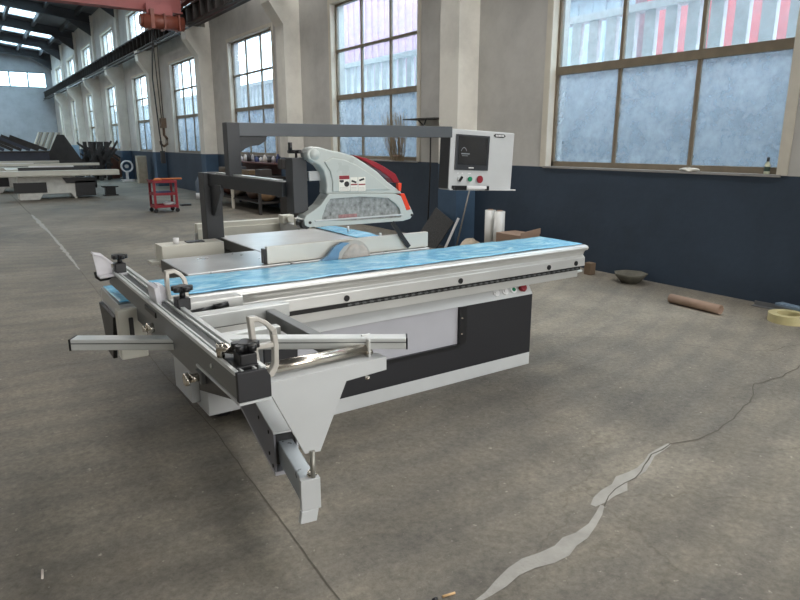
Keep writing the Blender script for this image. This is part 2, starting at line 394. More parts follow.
# ribbon window in the end wall
root = thing('window_%d' % n, '', '', (2.6, Y1, 5.75)); root['kind'] = 'structure'; del root['label']; del root['category']
f = MB()
for i in range(7): xx = ex1-(ex1-ex0)*i/6; f.box(xx-.05, xx+.05, Y1+.05, Y1+.12, 5.75, 6.88)
f.box(ex0, ex1, Y1+.05, Y1+.12, 5.75, 5.82).box(ex0, ex1, Y1+.05, Y1+.12, 6.81, 6.88)
build('frame', f, M('blue_grey_frame', (120, 150, 160), .5), root)
for i in range(6):
    xa, xb = ex0+(ex1-ex0)*i/6, ex0+(ex1-ex0)*(i+1)/6; build('pane', MB().box(xa, xb, Y1+.08, Y1+.085, 5.78, 6.85), GLASS, root)

# pillars with corbels
for k in range(-1, 9):
    y0 = 7.70+6.1*k
    if y0 > Y1-2: continue
    p = MB().prism([(W+.02, -.05), (6.27, -.05), (6.27, 4.15), (5.95, 4.6), (5.92, 4.95), (W+.02, 4.95)], 'y', y0, y0+.45)
    p.box(6.54, W+.02, y0+.03, y0+.42, 4.95, EAVE)
    o = struct('trim_%d' % (k+2), p, PILL)
# crane runway girder on the corbels
girder = thing('crane_runway_girder', 'long dark steel crane girder running along the window wall on the pillar corbels', 'girder', (6.12, 24, 4.95))
g = MB().box(5.95, 6.3, Y0, Y1, 4.95, 4.99).box(6.1, 6.14, Y0, Y1, 4.99, 5.42).box(5.98, 6.26, Y0, Y1, 5.42, 5.46)
for i in range(105): y = Y0+.4+i*.63; g.box(5.97, 6.27, y, y+.03, 4.99, 5.42)
build('beam', g, RUST, girder); build('rail', MB().box(6.09, 6.15, Y0, Y1, 5.46, 5.53), RUST, girder)
build('conductor_bar', MB().box(5.9, 5.93, Y0, Y1, 4.82, 4.86), BLK, girder)
# overhead crane with hoist and hook
cr = thing('overhead_crane', 'faded red overhead travelling crane bridge spanning the hall near the roof', 'crane', (2, 20.0, 5.6))
build('bridge_girder', MB().box(XL+.4, 5.85, 19.86, 19.9, 5.26, 5.96).box(XL+.4, 5.85, 19.7, 20.06, 5.22, 5.26).box(XL+.4, 5.85, 19.7, 20.06, 5.96, 6.0)
      .prism([(5.85, 5.62), (5.85, 6.0), (6.24, 6.0), (6.24, 5.7)], 'y', 19.7, 20.06), PINKR, cr)
build('end_carriage', MB().box(6.02, 6.22, 18.8, 21.2, 5.62, 5.85).tube((6.05, 19.1, 5.63), (6.2, 19.1, 5.63), .1).tube((6.05, 20.9, 5.63), (6.2, 20.9, 5.63), .1), PINKR, cr)
ho = build('hoist', MB().tube((4.66, 19.5, 4.90), (5.78, 19.5, 4.90), .19, 24).tube((4.60, 19.5, 4.90), (4.66, 19.5, 4.90), .15, 24)
           .box(4.85, 4.95, 19.3, 19.7, 4.7, 5.2).box(5.2, 5.24, 19.28, 19.72, 4.69, 5.11).box(5.6, 5.64, 19.28, 19.72, 4.69, 5.11), ORH, cr, 'orange electric hoist drum')
tr = MB()
for x in (4.95, 5.35): tr.tube((x, 19.62, 5.3), (x, 19.7, 5.3), .16, 20).tube((x, 19.55, 5.3), (x, 19.62, 5.3), .09, 20)
tr.box(4.8, 5.5, 19.5, 19.56, 5.1, 5.36)
build('trolley_wheel', tr, PINKR, cr)
hk = MB()
for dx in (-.06, .06): hk.tube((4.97+dx, 19.6, 4.8), (5.0+dx*.4, 19.6, 2.3), .014, 6)
build('hoist_rope', hk, RUST, ho)
h = MB().box(4.93, 5.09, 19.54, 19.66, 2.05, 2.32)
h.path([(5.01, 19.6, 2.1), (5.01, 19.6, 1.85), (5.09, 19.6, 1.75), (5.08, 19.6, 1.6), (4.98, 19.6, 1.53), (4.9, 19.6, 1.6), (4.9, 19.6, 1.68)], .035, 10)
build('hook', h, M('worn_hook_steel', (84, 66, 50), .6, .2), ho)
h = MB().path([(4.93, 19.55, 4.8), (4.8, 19.5, 3.4), (4.86, 19.5, 2.0), (4.9, 19.5, 1.35)], .02, 6).box(4.84, 4.96, 19.46, 19.54, 1.05, 1.4)
build('pendant_control', h, BLK, ho)

# ============================================================ OUTSIDE
struct('ground', MB().box(W+.32, 60, -20, 75, -.25, -.05), M('outdoor_ground', (140, 145, 150), .9))
wl = thing('garden_wall', 'blue-grey concrete retaining wall with white balustrade outside the windows', 'wall', (8.1, 25, 0))
build('wall_body', MB().box(8.0, 8.25, -6, 62, -.05, 2.6), CONC, wl)
build('coping', MB().box(7.95, 8.3, -6, 62, 2.6, 2.67), M('pale_coping', (205, 212, 216), .8), wl)
b = MB()
i = 0; y = -5.8
while y < 62:
    b.box(8.08, 8.16, y, y+.17, 2.67, 3.38); y += .32
o = build('balusters', b, M('white_baluster', (225, 230, 232), .7), wl); o['kind'] = 'stuff'
build('rail', MB().box(8.02, 8.22, -6, 62, 3.38, 3.48), M('white_baluster', (225, 230, 232)), wl)
def house(label, x, y0, y1, h, mat):
    t = thing('outdoor_building', label, 'building', (x, (y0+y1)/2, -.05))
    build('wall', MB().box(x, x+5, y0, y1, -.05, h), mat, t)
    r = MB(); yy = y0
    while yy < y1: r.box(x-.04, x, yy, yy+.12, .2, h-.1); yy += .36
    build('cladding_rib', r, mat, t)
    build('roof', MB().box(x-.3, x+5.3, y0-.3, y1+.3, h, h+.15), M('outdoor_roof', (190, 196, 200), .7), t)
house('faded red ribbed shed seen through the nearest windows', 11, 1.0, 8.0, 6.2, M('faded_red_cladding', (222, 120, 124), .7))
house('pale blue white ribbed shed left of the red shed', 11.5, 8.6, 14.5, 4.6, M('pale_cladding', (206, 222, 232), .7))
house('pinkish lavender shed seen through the second window', 11, 15.2, 22, 7.4, M('lavender_cladding', (214, 178, 196), .7))

# ============================================================ FLOOR MARKS
def strip(name, pts, wd, mat, seed=1, z=.0025, wob=0.):
    rnd = random.Random(seed); P = [Vector((*p, 0)) for p in pts]; out = []
    for a, c in zip(P, P[1:]):
        m_ = max(1, int((c-a).length/.07))
        out += [a.lerp(c, i/m_) for i in range(m_)]
    out.append(P[-1]); vs = []; wk = 0.
    for i, p in enumerate(out):
        d = (out[min(i+1, len(out)-1)]-out[max(i-1, 0)]).normalized(); nrm = Vector((-d.y, d.x, 0)); t = i/(len(out)-1)*(len(wd)-1); k = min(int(t), len(wd)-2); ww = wd[k]+(wd[k+1]-wd[k])*(t-k)
        wk = wk*.7+rnd.uniform(-1, 1)*wob
        j = nrm*(rnd.uniform(-.18, .18)*ww+wk)
        vs += [p+j+nrm*ww*rnd.uniform(.35, .6), p+j-nrm*ww*rnd.uniform(.35, .6)]
    vs = [(v.x, v.y, z) for v in vs]
    m_ = MB().add(vs, [(2*i, 2*i+2, 2*i+3, 2*i+1) for i in range(len(out)-1)])
    o = build(name, m_, mat); o['kind'] = 'structure'; return o
PAT = M('pale_crack_filler', (162, 159, 152), .8, var=.12, scale=12, bump=.4)
CRK = M('dark_crack', (92, 87, 78), .9, var=.2)
strip('trim_20', [(1.30, 1.46), (1.55, 1.5), (1.804, 1.498), (1.95, 1.51), (2.143, 1.571), (2.21, 1.61)], [.012, .06, .08, .05, .02], PAT, 3, .0025, .004)
strip('trim_21', [(2.17, 1.64), (2.235, 1.656), (2.40, 1.69), (2.637, 1.72), (2.82, 1.77), (3.011, 1.798)], [.03, .09, .05, .04, .02], PAT, 4, .0025, .004)
strip('trim_22', [(2.21, 1.60), (2.30, 1.64), (2.62, 1.70), (2.82, 1.79), (3.02, 1.80), (3.2, 1.76), (3.395, 1.745), (3.7, 1.80), (3.95, 1.86), (4.3, 2.0), (4.6, 1.97), (4.875, 1.99), (6.5, 2.2)], [.005, .008, .008, .010, .006], CRK, 5, .003, .011)
strip('trim_23', [(.9, -.5), (.92, 1.8), (1.0, 3.375), (1.0, 4.33), (1.098, 9.04), (1.188, 14.06), (1.2, 19.8), (1.22, 27)], [.006, .006, .007, .02, .02], CRK, 6, .0025, .003)
strip('trim_24', [(1.10, 9.1), (1.13, 10.2), (1.19, 13.2), (1.2, 15.5), (1.2, 17.0)], [.02, .06, .03, .10, .04], PAT, 7, .0035)
strip('trim_25', [(3.9, 3.6), (4.5, 3.2), (4.9, 2.5), (5.2, 2.3), (6.6, 2.1)], [.003, .006, .004], CRK, 8, .0025, .02)

# ============================================================ THE PANEL SAW
saw = thing('panel_saw', 'large light grey sliding table panel saw in the foreground with blue film on its table', 'machine', (2.2, 3.6, 0))
def P(name, mb, mat, parent=None, label=None, bevel=.003):
    parent = parent or saw
    while parent.parent is not None and parent.parent.parent is not None: parent = parent.parent
    return build(name, mb, mat, parent, label, bevel)
# base cabinet
c = MB().box(1.25, 3.325, 3.20, 4.10, 0.0, .545)
c.box(1.25, 3.325, 3.177, 3.20, 0, .093)                         # plinth
base = P('base_cabinet', c, STEELG)
c = MB().prism([(1.25, .093), (3.325, .093), (3.325, .538), (2.64, .538), (2.64, .275), (1.45, .275), (1.45, .538), (1.25, .538)], 'y', 3.177, 3.2005)
P('front_panel', c, BLACKP, base, 'black front panel', .002)
P('recessed_panel', MB().box(1.45, 2.64, 3.194, 3.2005, .275, .538), LAV, base, 'lavender grey recessed door panel', 0)
hg = P('door_edge', MB().box(2.64, 2.70, 3.168, 3.177, .275, .538).box(1.45, 2.64, 3.168, 3.177, .255, .278), BLK, bevel=.001)
for z in (.35, .46): P('screw', MB().tube((2.655, 3.168, z), (2.655, 3.163, z), .007, 10), CHROME, hg, bevel=0)
cs = MB().prism([(3.175, .538), (3.30, .538), (3.30, .64), (3.24, .64)], 'x', 1.25, 3.325)
cst = P('control_strip', cs, STEELG)
def on_strip(t): return 3.175+.065*t, .538+.102*t
nrm = Vector((0, -.102, .065)).normalized()
for x, kind in ((2.99, 0), (3.075, 0), (3.155, 1), (3.235, 2)):
    yy, zz = on_strip(.45); c0 = Vector((x, yy, zz))
    if kind < 2:
        o = P('push_button', MB().tube(c0, c0+nrm*.008, .027, 20), WHT, cst, 'white ringed push button', 0)
        P('button_cap', MB().tube(c0+nrm*.008, c0+nrm*.014, .014, 16), (WHT if kind == 0 else GRN), o, bevel=0)
    else:
        o = P('emergency_stop', MB().tube(c0, c0+nrm*.012, .022, 20), M('yellow_ring', (190, 60, 50)), cst, 'red emergency stop button', 0)
        P('mushroom_cap', MB().tube(c0+nrm*.012, c0+nrm*.02, .016, 16).tube(c0+nrm*.02, c0+nrm*.034, .033, 20, .026), RED, o, bevel=0)
# left stand block of the base with its foot
P('stand', MB().box(1.0, 1.25, 3.45, 4.0, .06, .55).box(.95, 1.0, 3.6, 3.95, .10, .5), STEELG, base)
P('levelling_foot', MB().tube((1.12, 3.6, 0), (1.12, 3.6, .035), .06, 20).tube((1.12, 3.6, .03), (1.12, 3.6, .09), .012, 10), BLK, base, bevel=0)
# fixed rail and sliding table
rp = [(3.12, .628), (3.5, .628), (3.5, .684), (3.12, .684)]
rail = P('guide_rail', MB().prism(rp, 'x', .75, 3.735), ALU)
P('rack_strip', MB().box(.8, 3.74, 3.104, 3.45, .684, .7125), BLK, rail, 'black toothed strip under the sliding table', 0)
tk = MB().box(1.74, 3.71, 3.099, 3.104, .6965, .698); x = 1.74
while x < 3.70: tk.box(x, x+.024, 3.096, 3.104, .692, .702); x += .05
P('rack_teeth', tk, ALUD, rail, bevel=0)
prof = [(3.10, .712), (3.56, .712), (3.56, .872), (3.085, .872), (3.062, .866), (3.056, .852), (3.064, .838), (3.085, .830), (3.098, .815), (3.102, .795), (3.085, .778), (3.082, .716)]
tab = P('sliding_table', MB().prism(prof, 'x', .52, 3.765, sm=False), ALU)
P('top_groove', MB().box(.52, 3.76, 3.10, 3.112, .8725, .874), ALUD, tab, bevel=0)
for x in (1.723, 2.563, 3.378, 3.663): P('slot_plug', MB().tube((x, 3.082, .743), (x, 3.077, .743), .018, 20), BLK, tab, 'round black plug', 0)
P('end_block', MB().box(3.765, 3.83, 3.13, 3.54, .822, .862), BLK, tab, 'black end block')
P('end_block', MB().prism([(3.16, .80), (3.54, .80), (3.40, .56), (3.28, .56)], 'x', .50, .52), BLK, tab, 'black end block')
P('lower_stop', MB().box(3.70, 3.80, 3.13, 3.19, .655, .672), ALUB, rail)
# protective film lying on the sliding table: gently rippled sheet with thickness
def sheet(x0, x1, y0, y1, z, nx, ny, amp, seed, fall=0, thick=.002):
    rnd = random.Random(seed); ph = [rnd.uniform(0, 6.3) for _ in range(8)]; vs = []
    def f(x, y): return z+amp*(.5+.25*math.sin(9*x+ph[0]+4*y)+.15*math.sin(23*x+ph[1]-11*y)+.15*math.sin(14*y+ph[2]+5*x)+.1*math.sin(47*x+ph[3]+30*y))
    for t in (0, thick):
        for i in range(nx+1):
            for j in range(ny+1):
                x = x0+(x1-x0)*i/nx; y = y0+(y1-y0)*j/ny; vs.append((x, y, f(x, y)+t))
    o = (nx+1)*(ny+1); fs = []
    for i in range(nx):
        for j in range(ny):
            a = i*(ny+1)+j; q = (a, a+1, a+ny+2, a+ny+1); fs += [q[::-1], tuple(o+k for k in q)]
    for i in range(nx):
        for j in (0, ny): a = i*(ny+1)+j; b2 = a+ny+1; fs.append((a, b2, o+b2, o+a))
    for j in range(ny):
        for i in (0, nx): a = i*(ny+1)+j; fs.append((a, a+1, o+a+1, o+a))
    return MB().add(vs, fs, True)
P('protective_film', sheet(.53, 3.765, 3.118, 3.55, .8735, 200, 14, .006, 5), FILM, tab, 'light blue protective film on the table', 0)
# cast iron tables
t1 = P('saw_table', MB().box(.985, 1.62, 3.60, 4.18, .815, .88), [IRON], bevel=.004)
P('table_edge', MB().box(.98, .985, 3.60, 4.18, .80, .876).box(.985, 1.6, 3.62, 4.16, .78, .815), IRONE, t1, 'dark painted table edge', 0)
t2 = P('saw_table', MB().box(1.63, 2.70, 3.60, 5.02, .815, .88), [IRON], bevel=.004)
P('table_edge', MB().box(1.622, 1.63, 3.61, 5.02, .805, .877).box(1.65, 2.68, 3.62, 5.0, .79, .815), IRONE, t2, 'dark painted table edge', 0)
P('protective_film', sheet(2.50, 2.70, 3.8, 5.0, .882, 20, 60, .01, 9), FILM, t2, 'strip of light blue film', 0)
for yy in (4.1, 4.6): P('screw', MB().tube((2.6, yy, .88), (2.6, yy, .935), .01, 10), ALUB, t2, bevel=0)
P('chassis', MB().box(1.3, 2.66, 3.6, 4.9, .5, .79), IRONE)
# rip fence
rf = P('rip_fence', MB().box(1.475, 2.70, 3.62, 3.655, .884, .990), M('rip_fence_aluminium', (206, 203, 194), .33, .35, var=.03))
P('fence_foot', MB().box(1.48, 2.70, 3.655, 3.70, .884, .915), ALUD, rf)
P('end_cap', MB().box(1.460, 1.476, 3.63, 3.68, .884, .975), BLK, rf, 'black end cap', .002)
# saw blades wrapped in film
def disc(cx, cz, r, y0, y1, a0=5, a1=175, n=28):
    return MB().prism([(cx+r*math.cos(R(a0+(a1-a0)*i/n)), cz+r*math.sin(R(a0+(a1-a0)*i/n))) for i in range(n+1)], 'y', y0, y1)
P('main_blade', disc(2.06, .862, .128, 3.575, 3.585), M('blade_wrap', (176, 170, 162), .5, .2, var=.1, scale=14))
bw = P('blade_wrap', MB().blob((2.075, 3.58, .882), .105, .022, .082, 4, .1), M('creased_wrap', (178, 170, 162), .45, var=.15, scale=22, bump=.8), label='greyish plastic wrap over the blade', bevel=0)
P('scoring_guard', MB().prism([(1.80, .874), (1.86, .90), (1.91, .955), (1.97, .982), (2.03, .975), (1.985, .955), (1.95, .92), (1.94, .874)], 'y', 3.566, 3.59), M('blue_grey_wrap', (100, 138, 168), .35, var=.12, scale=14), label='blue grey wrapped riving knife')
# rear: cream rip rail and outfeed parts
rr = P('rear_rail', MB().box(1.05, 1.48, 4.42, 4.60, .77, .925), CREAM, label='cream painted rail box')
P('rail_flap', MB().box(.98, 1.12, 4.45, 4.55, .80, .822), CREAM, rr); P('rail_knob', MB().tube((1.17, 4.5, .925), (1.17, 4.5, .965), .02), WHT, rr, bevel=0)
P('rail_slot', MB().box(1.24, 1.36, 4.47, 4.55, .925, .932), BLK, rr, bevel=0)
rl = P('rip_rail', MB().box(1.72, 2.62, 5.86, 5.93, .80, .885).box(1.72, 2.60, 5.84, 5.86, .72, .84), CREAM, label='cream rail behind the table')
P('rail_post', MB().box(1.625, 1.70, 5.04, 5.10, .70, .99), CREAM, rl); P('rail_web', MB().box(1.70, 2.58, 5.87, 5.89, .68, .80), STEELG, rl)
P('side_rail', MB().box(2.53, 2.60, 5.05, 5.86, .72, .86), STEELG, rl)
for yy, xx in ((5.75, 2.56), (5.4, 2.56), (5.1, 2.52)): P('rail_clamp', MB().box(xx-.06, xx+.06, yy-.05, yy+.05, .85, .93).tube((xx, yy-.06, .9), (xx, yy-.1, .9), .03), CREAM, rl, bevel=.004)
# guard post and arms (dark grey)
gp = P('guard_post', MB().box(1.525, 1.66, 4.93, 5.06, 0, 1.385), DARK, label='dark grey square upright')
P('post_gusset', MB().prism([(4.93, 1.30), (4.93, 1.06), (4.86, 1.06), (4.70, 1.24), (4.70, 1.30)], 'x', 1.57, 1.60), DARK, gp)
P('post_foot', MB().box(1.40, 1.80, 4.85, 5.3, 0, .03), DARK, gp)
ga = P('guard_arm', MB().obox((1.592, 5.06, 1.335), (1.735, 3.84, 1.315), .10, .095), DARK, label='dark grey guard arm')
P('top_highlight', MB().obox((1.618, 4.84, 1.385), (1.725, 3.95, 1.367), .05, .01), ALUB, ga, 'painted highlight along the arm top', 0)  # lit top face of the arm imitated by a bright strip
sl = P('guard_slide', MB().box(1.715, 1.815, 3.725, 3.835, 1.17, 1.515), DARK, label='dark grey vertical slide box')
hw = P('hand_wheel', MB().tube((1.765, 3.77, 1.515), (1.765, 3.77, 1.55), .008).tube((1.71, 3.77, 1.553), (1.82, 3.77, 1.553), .011).tube((1.765, 3.71, 1.553), (1.765, 3.83, 1.553), .011)
       .tube((1.725, 3.77, 1.553), (1.725, 3.77, 1.61), .013), BLK, sl, bevel=0)
P('hanger_bar', MB().box(1.83, 1.99, 3.73, 3.76, 1.37, 1.43), STEELG, sl, 'light grey hanger bar')
cp = P('control_post', MB().box(1.60, 1.695, 4.555, 4.645, 1.36, 1.75), DARK, label='dark grey upright of the control arm')
P('control_arm', MB().box(1.66, 3.66, 4.56, 4.64, 1.655, 1.75), M('mid_grey_paint', (80, 84, 88), .4, var=.05), cp)
P('arm_gusset', MB().prism([(1.695, 1.66), (1.92, 1.66), (1.905, 1.62), (1.85, 1.59), (1.79, 1.585), (1.74, 1.565), (1.695, 1.53)], 'y', 4.59, 4.61), DARK, cp)
# control box
cb = P('control_box', MB().box(3.665, 4.44, 4.50, 4.65, 1.195, 1.735), STEELG, label='light grey hanging control box', bevel=.008)
P('side_panel', MB().box(3.658, 3.665, 4.505, 4.645, 1.205, 1.73), DARK, cb)
P('bottom_lip', MB().box(3.665, 4.49, 4.48, 4.50, 1.192, 1.205), STEELG, cb)
sc = P('touch_screen', MB().box(3.72, 4.12, 4.488, 4.50, 1.375, 1.69), M('screen_bezel', (50, 52, 56), .35), cb, 'dark touch screen', .004)
P('screen_glass', MB().box(3.75, 4.095, 4.485, 4.488, 1.425, 1.675), M('dark_screen_glass', (30, 32, 36), .12, var=.4, scale=9, coat=.6), sc, bevel=0)
P('maker_mark', MB().box(3.88, 3.94, 4.4855, 4.488, 1.392, 1.402), WHT, sc, bevel=0)
mk = MB().path([(3.775+.006*i, 4.484, 1.545+.03*math.sin(i*.28)) for i in range(12)], .004, 5).box(3.78, 3.88, 4.4838, 4.485, 1.515, 1.527).box(3.79, 3.86, 4.4838, 4.485, 1.5, 1.506)
P('screen_text', mk, M('grey_reading', (120, 124, 128), .4), sc, bevel=0)
bd = P('name_plate', MB().prism([(4.17, 1.70), (4.19, 1.715), (4.30, 1.715), (4.32, 1.70), (4.30, 1.685), (4.19, 1.685)], 'y', 4.494, 4.5), BLK, cb, 'black badge with white lettering', 0)
lt = MB()
for i, x in enumerate((4.195, 4.213, 4.231, 4.249, 4.267, 4.285)): lt.box(x, x+.012, 4.4925, 4.494, 1.692, 1.709)
P('badge_lettering', lt, WHT, bd, bevel=0)
def btn(x, z, m, nm, lab, r=.028):
    o = P(nm, MB().tube((x, 4.5, z), (x, 4.49, z), r+.004, 22), ALUB, cb, lab, 0)
    P('button_cap', MB().tube((x, 4.49, z), (x, 4.475, z), r, 22), m, o, bevel=0); return o
btn(3.90, 1.295, GRN, 'push_button', 'green push button', .022); btn(4.02, 1.295, RED, 'emergency_stop', 'red stop button', .034)
o = P('selector_switch', MB().tube((3.79, 4.5, 1.295), (3.79, 4.49, 1.295), .026, 20), ALUB, cb, 'black selector switch', 0)
P('switch_lever', MB().obox((3.775, 4.48, 1.275), (3.805, 4.48, 1.315), .012, .02), BLK, o, bevel=0)
for xa, xb in ((3.76, 3.775), (3.81, 3.825), (3.885, 3.92)): P('button_label', MB().box(xa, xb, 4.498, 4.5, 1.342, 1.350), WHT, cb, bevel=0)
hd = P('handle', MB().box(3.85, 4.09, 4.455, 4.475, 1.205, 1.235), WHT, cb, 'white grab handle', .006)
for xa, xb in ((3.70, 3.85), (4.09, 4.125)): P('handle_bracket', MB().box(xa, xb, 4.46, 4.50, 1.195, 1.235), BLK, hd, bevel=.004)
ang = R(2.6); piv = Vector((3.66, 4.5, 1.70)) - Vector(ORIG[saw]); cb.rotation_euler = (0, ang, 0)
cb.location = piv - Matrix.Rotation(ang, 3, 'Y') @ piv + Vector((-.01, .07, 0))
# blade guard
hood = [(1.785,1.536),(1.792,1.56),(1.816,1.578),(1.845,1.583),(1.871,1.581),(1.95,1.561),(2.035,1.546),(2.115,1.525),(2.207,1.476),(2.302,1.418),(2.372,1.358),(2.435,1.315),(2.486,1.284),(2.501,1.265),(2.3,1.272),(2.1,1.28),(1.911,1.288),(1.916,1.34),(1.910,1.39),(1.896,1.435),(1.87,1.468),(1.825,1.493),(1.795,1.505)]
bg_ = P('blade_guard', MB().prism(hood, 'y', 3.655, 3.76, sm=True), HOOD, label='pale grey plastic hood of the blade guard', bevel=.022)
bg_.modifiers['bevel'].segments = 4
P('nose_cap', MB().blob((1.838, 3.70, 1.535), .052, .062, .05, 1, 0, 20, 12), HOOD, bg_, bevel=0)
ins = [(1.955,1.30),(1.957,1.36),(1.94,1.43),(1.90,1.49),(1.96,1.515),(2.05,1.50),(2.14,1.465),(2.26,1.395),(2.36,1.325),(2.40,1.30)]
P('side_cheek', MB().prism(ins, 'y', 3.646, 3.66), HOOD, bg_, bevel=.006)
P('red_cover', MB().prism([(2.115,1.532),(2.221,1.510),(2.30,1.482),(2.372,1.448),(2.457,1.400),(2.49,1.343),(2.443,1.339),(2.414,1.373),(2.344,1.417),(2.208,1.490)], 'y', 3.67, 3.75), REDP, bg_, 'dark red top cover', .006)
P('latch', MB().prism([(2.455,1.34),(2.485,1.34),(2.48,1.285),(2.462,1.29)], 'y', 3.64, 3.67), ORG, bg_, 'orange latch', .002)
P('orange_bar', MB().prism([(2.477,1.266),(2.512,1.268),(2.568,1.154),(2.531,1.15)], 'y', 3.645, 3.70), ORG, bg_, 'orange bar', .003)
sk_o = [(1.924,1.290),(1.865,1.22),(1.81,1.185),(1.759,1.16),(1.745,1.135),(1.750,1.10),(1.774,1.087),(2.10,1.080),(2.502,1.078),(2.565,1.09),(2.592,1.12),(2.56,1.18),(2.53,1.175),(2.50,1.245),(2.44,1.268),(2.15,1.28)]
sk_i = [(1.935,1.255),(1.905,1.22),(1.885,1.17),(1.875,1.15),(1.872,1.14),(1.872,1.13),(1.876,1.122),(2.10,1.108),(2.47,1.104),(2.485,1.108),(2.485,1.12),(2.475,1.16),(2.465,1.175),(2.44,1.20),(2.38,1.242),(2.15,1.262)]
skt = P('guard_skirt', MB().prism(sk_o, 'y', 3.648, 3.765, inner=sk_i), HOOD, bg_, 'pale grey lower skirt frame', .004)
P('skirt_window', MB().prism(sk_i, 'y', 3.664, 3.672), M('dusty_clear_plastic', (140, 143, 142), .3, var=.42, scale=38, coat=.5), skt, 'dusty see-through window covered in film', 0)
P('sticker_remains', MB().box(2.00, 2.14, 3.6625, 3.664, 1.12, 1.15), M('faded_red_print', (150, 112, 112), .5, var=.3, scale=50), skt, bevel=0)
P('skirt_bar', MB().box(1.82, 2.50, 3.642, 3.65, 1.118, 1.128), STEELG, skt, bevel=.002)
P('skirt_roller', MB().tube((1.765, 3.66, 1.105), (1.765, 3.75, 1.105), .032), BLK, skt, bevel=0)
P('skirt_bolt', MB().tube((2.575, 3.648, 1.115), (2.575, 3.642, 1.115), .009).tube((1.785, 3.648, 1.115), (1.785, 3.642, 1.115), .009), BLK, skt, bevel=0)
P('riving_knife', MB().obox((2.38, 3.60, 1.08), (2.52, 3.60, .90), .01, .03), BLK, skt, bevel=0)
# warning stickers
def sticker(x0, x1, z0, z1, kind):
    o = P('warning_sticker', MB().box(x0, x1, 3.6445, 3.646, z0, z1), M('white_label', (226, 224, 214), .5, var=.02), bg_, 'white safety sticker', 0)
    wd = x1-x0; y0, y1 = 3.6432, 3.6445
    if kind == 0:
        P('red_band', MB().box(x0+.002, x1-.002, y0, y1, z1-.026, z1-.002), RED, o, bevel=0)
        P('pictogram', MB().prism([(x0+wd*(.72+.24*math.cos(a/12*6.283)), (z0+z1)/2-.006+.018*math.sin(a/12*6.283)) for a in range(12)], 'y', y0, y1)
          .prism([(x0+.004, z1-.03), (x0+.034, z1-.03), (x0+.036, z1-.042), (x0+.02, z1-.048), (x0+.004, z1-.04)], 'y', y0, y1), BLK, o, bevel=0)
    else:
        P('pictogram', MB().obox((x0+.008, 3.644, z1-.022), (x1-.01, 3.644, z1-.034 if kind == 1 else z1-.012), .0012, .012), BLK, o, bevel=0)
        P('red_band', MB().box(x0+.002, x1-.002, y0, y1, (z0+z1)/2-.006, (z0+z1)/2+.002), RED, o, bevel=0)
    ln = MB()
    for i in range(3): ln.box(x0+.005, x1-.008, y0+.0006, y1, z0+.006+i*.008, z0+.0075+i*.008)
    P('small_print', ln, M('grey_print', (120, 120, 120)), o, bevel=0)
sticker(1.999, 2.078, 1.302, 1.404, 0); sticker(2.084, 2.138, 1.300, 1.389, 1); sticker(2.143, 2.198, 1.297, 1.389, 2)

# crosscut fence (the long extrusion with the flip stops)
cf = P('crosscut_fence', MB().box(.540, .632, 1.585, 3.40, .918, .985), [ALUD], bevel=.002)
gr = MB().box(.540, .552, 1.60, 3.40, .985, .998).box(.560, .567, 1.60, 3.40, .985, .996).box(.598, .606, 1.60, 3.40, .985, .996).box(.616, .632, 1.60, 3.40, .985, .998)
P('fence_rails', gr, ALUB, cf, 'bright twin guide rails', .001)
P('rail_channel', MB().box(.568, .597, 1.60, 3.40, .985, .988), M('dark_channel', (62, 66, 66), .4), cf, bevel=0)
P('end_cap', MB().prism([(.538, .914), (.634, .914), (.634, .975), (.622, .998), (.538, 1.0)], 'y', 1.572, 1.587), BLACKP, cf, 'black end cap', .002)
P('fence_screw', MB().tube((.540, 1.80, .955), (.537, 1.80, .955), .007), ALUB, cf, bevel=0)
def knob(x, y, z, h, parent, big=1.):
    k = P('clamp_block', MB().box(x-.028, x+.022, y-.03, y+.03, z-.002, z+.045), BLK, parent, bevel=.004)
    n_ = 5; m_ = MB().tube((x, y, z+.04), (x, y, z+h-.02), .011, 12)
    m_.tube((x, y, z+h-.022), (x, y, z+h), .022*big, 16)
    for i in range(n_):
        a = 6.283*i/n_; m_.tube((x+.026*big*math.cos(a), y+.026*big*math.sin(a), z+h-.02), (x+.026*big*math.cos(a), y+.026*big*math.sin(a), z+h-.002), .012*big, 10)
    P('clamp_knob', m_, BLK, k, 'black star knob', 0); return k
# far stop: white paddle
s1 = P('flip_stop', MB().prism([(.474,.978),(.548,.984),(.536,1.038),(.497,1.078),(.470,1.084),(.458,1.092),(.462,1.085)], 'y', 3.29, 3.30).prism([(.474,.978),(.60,.986),(.60,.996),(.474,.986)], 'y', 3.23, 3.34)
       .prism([(.458,1.092),(.497,1.078),(.536,1.038),(.548,1.04),(.50,1.088),(.462,1.098)], 'y', 3.27, 3.32), M('white_aluminium', (214, 212, 216), .35, .2), cf, 'silver paddle stop at the far end', .001)
P('stop_hook', MB().path([(.465, 3.3, 1.0), (.468, 3.3, .975), (.485, 3.3, .958), (.52, 3.3, .96), (.545, 3.3, .975)], .006, 8), BLK, s1, bevel=0)
knob(.575, 3.27, .996, .085, s1)
